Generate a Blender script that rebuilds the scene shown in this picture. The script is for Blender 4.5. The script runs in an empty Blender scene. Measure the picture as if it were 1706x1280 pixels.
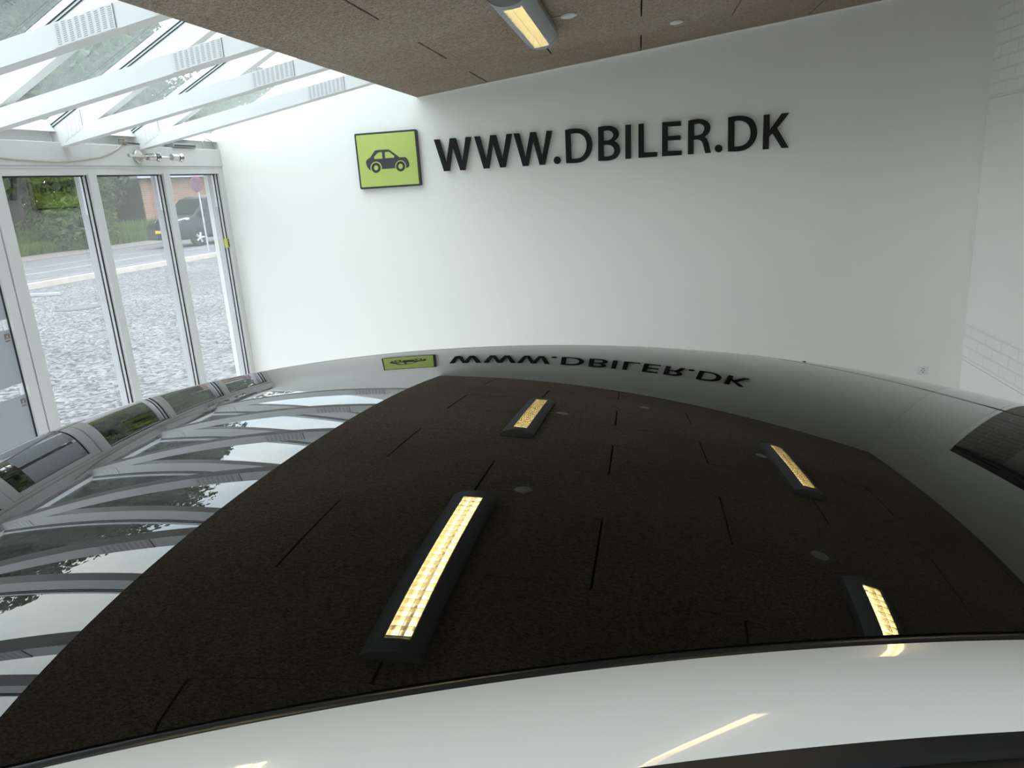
# Showroom seen across the black glass roof of a white car
import bpy, bmesh, math, random
import numpy as np
from mathutils import Vector, Matrix
S = bpy.context.scene
COL = S.collection
H = 1.85                       # eye height of the photograph above the floor
PI = math.pi
rnd = random.Random(7)

# ------------------------------------------------------------------ object helpers
def wloc(o):
    v = Vector((0, 0, 0))
    while o is not None:
        v += o.location
        o = o.parent
    return v

def mesh_obj(name, verts, faces, mats, parent=None, smooth=False, idx=None):
    off = wloc(parent) if parent is not None else Vector((0, 0, 0))
    me = bpy.data.meshes.new(name)
    me.from_pydata([(v[0] - off.x, v[1] - off.y, v[2] - off.z) for v in verts], [], faces)
    if not isinstance(mats, (list, tuple)):
        mats = [mats]
    for m in mats:
        me.materials.append(m)
    if idx is not None:
        me.polygons.foreach_set('material_index', idx)
    if smooth:
        me.polygons.foreach_set('use_smooth', [True] * len(me.polygons))
    me.update()
    o = bpy.data.objects.new(name, me)
    COL.objects.link(o)
    if parent is not None:
        o.parent = parent
    return o

def tag(o, label=None, cat=None, group=None, kind=None):
    if label: o['label'] = label
    if cat: o['category'] = cat
    if group: o['group'] = group
    if kind: o['kind'] = kind
    return o

def thing(name, loc, label, cat, group=None):
    o = bpy.data.objects.new(name, None)
    o.empty_display_size = .1
    o.location = loc
    COL.objects.link(o)
    return tag(o, label, cat, group)

def copy_tree(o, parent=None):
    c = o.copy(); COL.objects.link(c)
    if parent is not None: c.parent = parent
    for ch in list(o.children): copy_tree(ch, c)
    return c

class MB:
    """collects shapes for one mesh"""
    def __init__(s): s.v = []; s.f = []; s.i = []
    def add(s, vs, fs, mi=0):
        b = len(s.v); s.v += [tuple(v) for v in vs]
        for f in fs: s.f.append(tuple(b + k for k in f)); s.i.append(mi)
    def box(s, x0, x1, y0, y1, z0, z1, mi=0, M=None):
        vs = [Vector((x, y, z)) for z in (z0, z1) for y in (y0, y1) for x in (x0, x1)]
        if M is not None: vs = [M @ v for v in vs]
        s.add(vs, [(0, 2, 3, 1), (4, 5, 7, 6), (0, 1, 5, 4), (2, 6, 7, 3), (0, 4, 6, 2), (1, 3, 7, 5)], mi)
    def bbox(s, x0, x1, y0, y1, z0, z1, b=.003, mi=0, M=None):
        """box with chamfered edges"""
        bm = bmesh.new()
        bmesh.ops.create_cube(bm, size=1)
        for v in bm.verts:
            v.co = Vector(((x0 + x1) / 2 + v.co.x * (x1 - x0), (y0 + y1) / 2 + v.co.y * (y1 - y0), (z0 + z1) / 2 + v.co.z * (z1 - z0)))
        bmesh.ops.bevel(bm, geom=list(bm.edges), offset=b, segments=2, affect='EDGES', profile=.5)
        bm.verts.ensure_lookup_table()
        s.add([(M @ v.co) if M is not None else v.co for v in bm.verts], [[v.index for v in f.verts] for f in bm.faces], mi)
        bm.free()
    def prism(s, poly, axis, a0, a1, mi=0, M=None):
        """closed polygon (2D) extruded along an axis from a0 to a1; axis y: poly=(x,z), axis x: poly=(y,z), axis z: poly=(x,y)"""
        n = len(poly)
        def P(q, a):
            v = {'y': (q[0], a, q[1]), 'x': (a, q[0], q[1]), 'z': (q[0], q[1], a)}[axis]
            v = Vector(v)
            return M @ v if M is not None else v
        vs = [P(q, a0) for q in poly] + [P(q, a1) for q in poly]
        fs = [tuple(range(n))[::-1], tuple(range(n, 2 * n))] + [(k, (k + 1) % n, n + (k + 1) % n, n + k) for k in range(n)]
        s.add(vs, fs, mi)
    def cyl(s, p0, p1, r0, r1=None, n=16, mi=0, cap=True):
        r1 = r0 if r1 is None else r1
        p0 = Vector(p0); p1 = Vector(p1); d = (p1 - p0).normalized()
        a = d.orthogonal().normalized(); b = d.cross(a)
        vs = [p0 + (a * math.cos(2 * PI * k / n) + b * math.sin(2 * PI * k / n)) * r0 for k in range(n)]
        vs += [p1 + (a * math.cos(2 * PI * k / n) + b * math.sin(2 * PI * k / n)) * r1 for k in range(n)]
        fs = [(k, (k + 1) % n, n + (k + 1) % n, n + k) for k in range(n)]
        if cap: fs += [tuple(range(n))[::-1], tuple(range(n, 2 * n))]
        s.add(vs, fs, mi)
    def tube(s, pts, r, n=8, mi=0):
        pts = [Vector(p) for p in pts]; m = len(pts); vs = []; fs = []
        a = None
        for k, p in enumerate(pts):
            d = (pts[min(k + 1, m - 1)] - pts[max(k - 1, 0)]).normalized()
            a = d.orthogonal().normalized() if a is None else (a - d * a.dot(d)).normalized()
            b = d.cross(a)
            vs += [p + (a * math.cos(2 * PI * j / n) + b * math.sin(2 * PI * j / n)) * r for j in range(n)]
        for k in range(m - 1):
            for j in range(n):
                fs.append((k * n + j, k * n + (j + 1) % n, (k + 1) * n + (j + 1) % n, (k + 1) * n + j))
        fs += [tuple(range(n))[::-1], tuple((m - 1) * n + j for j in range(n))]
        s.add(vs, fs, mi)
    def lathe(s, prof, c, axis, n=24, mi=0):
        """profile [(r,h)] revolved about axis through c"""
        c = Vector(c); d = Vector(axis).normalized(); a = d.orthogonal().normalized(); b = d.cross(a); vs = []; fs = []
        for r, h in prof:
            vs += [c + d * h + (a * math.cos(2 * PI * j / n) + b * math.sin(2 * PI * j / n)) * r for j in range(n)]
        for k in range(len(prof) - 1):
            for j in range(n):
                fs.append((k * n + j, k * n + (j + 1) % n, (k + 1) * n + (j + 1) % n, (k + 1) * n + j))
        fs += [tuple(range(n))[::-1], tuple((len(prof) - 1) * n + j for j in range(n))]
        s.add(vs, fs, mi)
    def build(s, name, mats, parent=None, smooth=False):
        return mesh_obj(name, s.v, s.f, mats, parent, smooth, s.i)

def autosmooth(o, deg=35):
    me = o.data
    me.polygons.foreach_set('use_smooth', [True] * len(me.polygons))
    me.set_sharp_from_angle(angle=math.radians(deg))
    return o

def outline_solid(name, polys, y_front, depth, mat, parent=None, bevel=.0012):
    """flat outline with holes on the wall plane (x,z), front at y_front, solid back to y_front+depth"""
    cu = bpy.data.curves.new(name + '_outline', 'CURVE')
    cu.dimensions = '2D'; cu.fill_mode = 'BOTH'
    cu.extrude = depth / 2 - bevel; cu.bevel_depth = bevel; cu.bevel_resolution = 1; cu.offset = -bevel
    for P in polys:
        sp = cu.splines.new('POLY'); sp.points.add(len(P) - 1)
        for q, pt in zip(P, sp.points): pt.co = (q[0], q[1], 0, 1)
        sp.use_cyclic_u = True
    tmp = bpy.data.objects.new('tmp', cu); COL.objects.link(tmp)
    dg = bpy.context.evaluated_depsgraph_get()
    me = bpy.data.meshes.new_from_object(tmp.evaluated_get(dg))
    bpy.data.objects.remove(tmp); bpy.data.curves.remove(cu)
    vs = [(v.co.x, y_front + depth / 2 - v.co.z, v.co.z * 0 + v.co.y + H) for v in me.vertices]
    fs = [tuple(p.vertices) for p in me.polygons]
    bpy.data.meshes.remove(me)
    return mesh_obj(name, vs, fs, mat, parent)

# ------------------------------------------------------------------ materials
def new_mat(name):
    m = bpy.data.materials.new(name); m.use_nodes = True
    nt = m.node_tree
    b = nt.nodes['Principled BSDF']
    return m, nt, b

def N(nt, typ, **kw):
    n = nt.nodes.new(typ)
    for k, v in kw.items():
        if k.startswith('i_'): n.inputs[k[2:].replace('_', ' ')].default_value = v
        else: setattr(n, k, v)
    return n

def simple(name, col, rough=.5, metal=0., noise=.06, scale=8., bump=0., bscale=40., spec=.5, coat=0.):
    m, nt, b = new_mat(name)
    tc = N(nt, 'ShaderNodeTexCoord')
    nz = N(nt, 'ShaderNodeTexNoise'); nz.inputs['Scale'].default_value = scale; nz.inputs['Detail'].default_value = 4
    nt.links.new(tc.outputs['Object'], nz.inputs['Vector'])
    r = N(nt, 'ShaderNodeValToRGB')
    r.color_ramp.elements[0].position = .3; r.color_ramp.elements[1].position = .7
    r.color_ramp.elements[0].color = (*[max(0, c * (1 - noise)) for c in col], 1)
    r.color_ramp.elements[1].color = (*[min(1, c * (1 + noise)) for c in col], 1)
    nt.links.new(nz.outputs['Fac'], r.inputs['Fac']); nt.links.new(r.outputs['Color'], b.inputs['Base Color'])
    b.inputs['Roughness'].default_value = rough; b.inputs['Metallic'].default_value = metal
    b.inputs['Specular IOR Level'].default_value = spec
    b.inputs['Coat Weight'].default_value = coat; b.inputs['Coat Roughness'].default_value = .02
    if bump:
        n2 = N(nt, 'ShaderNodeTexNoise'); n2.inputs['Scale'].default_value = bscale; n2.inputs['Detail'].default_value = 5
        nt.links.new(tc.outputs['Object'], n2.inputs['Vector'])
        bp = N(nt, 'ShaderNodeBump'); bp.inputs['Strength'].default_value = bump; bp.inputs['Distance'].default_value = .004
        nt.links.new(n2.outputs['Fac'], bp.inputs['Height']); nt.links.new(bp.outputs['Normal'], b.inputs['Normal'])
    return m

def glass_mat(name, tint=(.93, .96, .95), mult=1.6, dirt=0.):
    """window pane: clear with angle dependent mirror reflection; dirt = pale streaks lying on the pane"""
    m = bpy.data.materials.new(name); m.use_nodes = True; nt = m.node_tree; nt.nodes.clear()
    out = N(nt, 'ShaderNodeOutputMaterial')
    tr = N(nt, 'ShaderNodeBsdfTransparent'); tr.inputs['Color'].default_value = (*tint, 1)
    gl = N(nt, 'ShaderNodeBsdfGlossy'); gl.inputs['Roughness'].default_value = 0.0; gl.inputs['Color'].default_value = (1, 1, 1, 1)
    geo = N(nt, 'ShaderNodeNewGeometry')
    ior = N(nt, 'ShaderNodeMapRange'); ior.inputs['To Min'].default_value = 1.52; ior.inputs['To Max'].default_value = 1 / 1.52
    nt.links.new(geo.outputs['Backfacing'], ior.inputs['Value'])
    fr = N(nt, 'ShaderNodeFresnel'); nt.links.new(ior.outputs['Result'], fr.inputs['IOR'])
    mu = N(nt, 'ShaderNodeMath', operation='MULTIPLY', use_clamp=True); mu.inputs[1].default_value = mult
    nt.links.new(fr.outputs['Fac'], mu.inputs[0])
    mx = N(nt, 'ShaderNodeMixShader')
    nt.links.new(mu.outputs[0], mx.inputs['Fac']); nt.links.new(tr.outputs[0], mx.inputs[1]); nt.links.new(gl.outputs[0], mx.inputs[2])
    last = mx
    if dirt:
        tc = N(nt, 'ShaderNodeTexCoord')
        mp = N(nt, 'ShaderNodeMapping'); mp.inputs['Scale'].default_value = (1.2, 14, 1.2); mp.inputs['Rotation'].default_value = (0, 0, .25)
        nt.links.new(tc.outputs['Object'], mp.inputs['Vector'])
        nz = N(nt, 'ShaderNodeTexNoise'); nz.inputs['Scale'].default_value = 2.2; nz.inputs['Detail'].default_value = 8; nz.inputs['Roughness'].default_value = .7
        nt.links.new(mp.outputs[0], nz.inputs['Vector'])
        r = N(nt, 'ShaderNodeValToRGB'); r.color_ramp.elements[0].position = .42; r.color_ramp.elements[1].position = .78
        r.color_ramp.elements[0].color = (dirt * .45,) * 3 + (1,); r.color_ramp.elements[1].color = (dirt * 2.2,) * 3 + (1,)
        nt.links.new(nz.outputs['Fac'], r.inputs['Fac'])
        df = N(nt, 'ShaderNodeBsdfTranslucent'); df.inputs['Color'].default_value = (.72, .80, .77, 1)
        m2 = N(nt, 'ShaderNodeMixShader')
        nt.links.new(r.outputs['Color'], m2.inputs['Fac']); nt.links.new(mx.outputs[0], m2.inputs[1]); nt.links.new(df.outputs[0], m2.inputs[2])
        last = m2
    nt.links.new(last.outputs[0], out.inputs['Surface'])
    return m

def gloss_black(name, col, ior=1.5, rough=0.0, coat=0.):
    m, nt, b = new_mat(name)
    tc = N(nt, 'ShaderNodeTexCoord')
    nz = N(nt, 'ShaderNodeTexNoise'); nz.inputs['Scale'].default_value = 3
    nt.links.new(tc.outputs['Object'], nz.inputs['Vector'])
    mr = N(nt, 'ShaderNodeMapRange'); mr.inputs['To Min'].default_value = rough; mr.inputs['To Max'].default_value = rough + .002
    nt.links.new(nz.outputs['Fac'], mr.inputs['Value']); nt.links.new(mr.outputs[0], b.inputs['Roughness'])
    b.inputs['Base Color'].default_value = (*col, 1); b.inputs['IOR'].default_value = ior
    b.inputs['Coat Weight'].default_value = coat; b.inputs['Coat Roughness'].default_value = 0; b.inputs['Coat IOR'].default_value = 1.5
    return m

def emit(name, col, s):
    m, nt, b = new_mat(name)
    b.inputs['Base Color'].default_value = (.9, .9, .88, 1)
    b.inputs['Emission Color'].default_value = (*col, 1); b.inputs['Emission Strength'].default_value = s
    return m

def gravel_mat():
    m, nt, b = new_mat('grey_gravel')
    tc = N(nt, 'ShaderNodeTexCoord')
    vo = N(nt, 'ShaderNodeTexVoronoi'); vo.inputs['Scale'].default_value = 26
    nt.links.new(tc.outputs['Object'], vo.inputs['Vector'])
    sep = N(nt, 'ShaderNodeSeparateColor'); nt.links.new(vo.outputs['Color'], sep.inputs[0])
    r = N(nt, 'ShaderNodeValToRGB')
    e = r.color_ramp.elements; e[0].position = 0; e[0].color = (*G_DARK, 1); e[1].position = 1; e[1].color = (*G_LIGHT, 1)
    nt.links.new(sep.outputs[0], r.inputs['Fac'])
    big = N(nt, 'ShaderNodeTexNoise'); big.inputs['Scale'].default_value = .5; big.inputs['Detail'].default_value = 5
    nt.links.new(tc.outputs['Object'], big.inputs['Vector'])
    rb = N(nt, 'ShaderNodeValToRGB'); rb.color_ramp.elements[0].position = .35; rb.color_ramp.elements[1].position = .65
    rb.color_ramp.elements[0].color = (.8, .8, .78, 1); rb.color_ramp.elements[1].color = (1.1, 1.1, 1.1, 1)
    nt.links.new(big.outputs['Fac'], rb.inputs['Fac'])
    mx = N(nt, 'ShaderNodeMix', data_type='RGBA', blend_type='MULTIPLY'); mx.inputs['Factor'].default_value = 1
    nt.links.new(r.outputs['Color'], mx.inputs['A']); nt.links.new(rb.outputs['Color'], mx.inputs['B'])
    nt.links.new(mx.outputs['Result'], b.inputs['Base Color'])
    bp = N(nt, 'ShaderNodeBump'); bp.inputs['Strength'].default_value = .9; bp.inputs['Distance'].default_value = .03; bp.invert = True
    nt.links.new(vo.outputs['Distance'], bp.inputs['Height']); nt.links.new(bp.outputs['Normal'], b.inputs['Normal'])
    b.inputs['Roughness'].default_value = .95
    return m

def woodwool_mat():
    m, nt, b = new_mat('wood_wool_cement')
    tc = N(nt, 'ShaderNodeTexCoord')
    mp = N(nt, 'ShaderNodeMapping'); mp.inputs['Scale'].default_value = (42, 90, 40)
    nt.links.new(tc.outputs['Object'], mp.inputs['Vector'])
    nz = N(nt, 'ShaderNodeTexNoise'); nz.inputs['Scale'].default_value = 1.6; nz.inputs['Detail'].default_value = 6; nz.inputs['Distortion'].default_value = 1.6
    nt.links.new(mp.outputs[0], nz.inputs['Vector'])
    n2 = N(nt, 'ShaderNodeTexNoise'); n2.inputs['Scale'].default_value = .9; n2.inputs['Detail'].default_value = 3
    nt.links.new(tc.outputs['Object'], n2.inputs['Vector'])
    r = N(nt, 'ShaderNodeValToRGB'); e = r.color_ramp.elements
    e[0].position = .36; e[0].color = (.155, .122, .094, 1); e[1].position = .62; e[1].color = (.455, .385, .31, 1)
    nt.links.new(nz.outputs['Fac'], r.inputs['Fac'])
    r2 = N(nt, 'ShaderNodeValToRGB'); r2.color_ramp.elements[0].position = .35; r2.color_ramp.elements[1].position = .65
    r2.color_ramp.elements[0].color = (.86, .84, .8, 1); r2.color_ramp.elements[1].color = (1.05, 1.05, 1.05, 1)
    nt.links.new(n2.outputs['Fac'], r2.inputs['Fac'])
    mx = N(nt, 'ShaderNodeMix', data_type='RGBA', blend_type='MULTIPLY'); mx.inputs['Factor'].default_value = 1
    nt.links.new(r.outputs['Color'], mx.inputs['A']); nt.links.new(r2.outputs['Color'], mx.inputs['B'])
    nt.links.new(mx.outputs['Result'], b.inputs['Base Color'])
    bp = N(nt, 'ShaderNodeBump'); bp.inputs['Strength'].default_value = .6; bp.inputs['Distance'].default_value = .004
    nt.links.new(nz.outputs['Fac'], bp.inputs['Height']); nt.links.new(bp.outputs['Normal'], b.inputs['Normal'])
    b.inputs['Roughness'].default_value = .95; b.inputs['Specular IOR Level'].default_value = .1
    return m

def brick_mat(name, c1, c2, mortar, rot, bw=.24, bh=.081, ms=.006, bump=.5, off=(0, 0, 0)):
    m, nt, b = new_mat(name)
    tc = N(nt, 'ShaderNodeTexCoord')
    sp = N(nt, 'ShaderNodeSeparateXYZ'); nt.links.new(tc.outputs['Object'], sp.inputs[0])
    cb = N(nt, 'ShaderNodeCombineXYZ')
    nt.links.new(sp.outputs[rot], cb.inputs[0]); nt.links.new(sp.outputs['Z'], cb.inputs[1])
    br = N(nt, 'ShaderNodeTexBrick')
    br.inputs['Color1'].default_value = (*c1, 1); br.inputs['Color2'].default_value = (*c2, 1); br.inputs['Mortar'].default_value = (*mortar, 1)
    br.inputs['Scale'].default_value = 1; br.inputs['Mortar Size'].default_value = ms; br.inputs['Mortar Smooth'].default_value = .2
    br.inputs['Brick Width'].default_value = bw; br.inputs['Row Height'].default_value = bh
    nt.links.new(cb.outputs[0], br.inputs['Vector'])
    nt.links.new(br.outputs['Color'], b.inputs['Base Color'])
    bp = N(nt, 'ShaderNodeBump'); bp.inputs['Strength'].default_value = bump; bp.inputs['Distance'].default_value = .006; bp.invert = True
    nt.links.new(br.outputs['Fac'], bp.inputs['Height']); nt.links.new(bp.outputs['Normal'], b.inputs['Normal'])
    b.inputs['Roughness'].default_value = .8
    return m

def leaf_mat(name, c0, c1):
    m, nt, b = new_mat(name)
    gi = N(nt, 'ShaderNodeNewGeometry')
    r = N(nt, 'ShaderNodeValToRGB'); r.color_ramp.elements[0].color = (*c0, 1); r.color_ramp.elements[1].color = (*c1, 1)
    nt.links.new(gi.outputs['Random Per Island'], r.inputs['Fac']); nt.links.new(r.outputs['Color'], b.inputs['Base Color'])
    b.inputs['Roughness'].default_value = .6
    tl = N(nt, 'ShaderNodeBsdfTranslucent'); nt.links.new(r.outputs['Color'], tl.inputs['Color'])
    mx = N(nt, 'ShaderNodeMixShader'); mx.inputs['Fac'].default_value = .35
    nt.links.new(b.outputs[0], mx.inputs[1]); nt.links.new(tl.outputs[0], mx.inputs[2])
    nt.links.new(mx.outputs[0], nt.nodes['Material Output'].inputs['Surface'])
    return m

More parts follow.
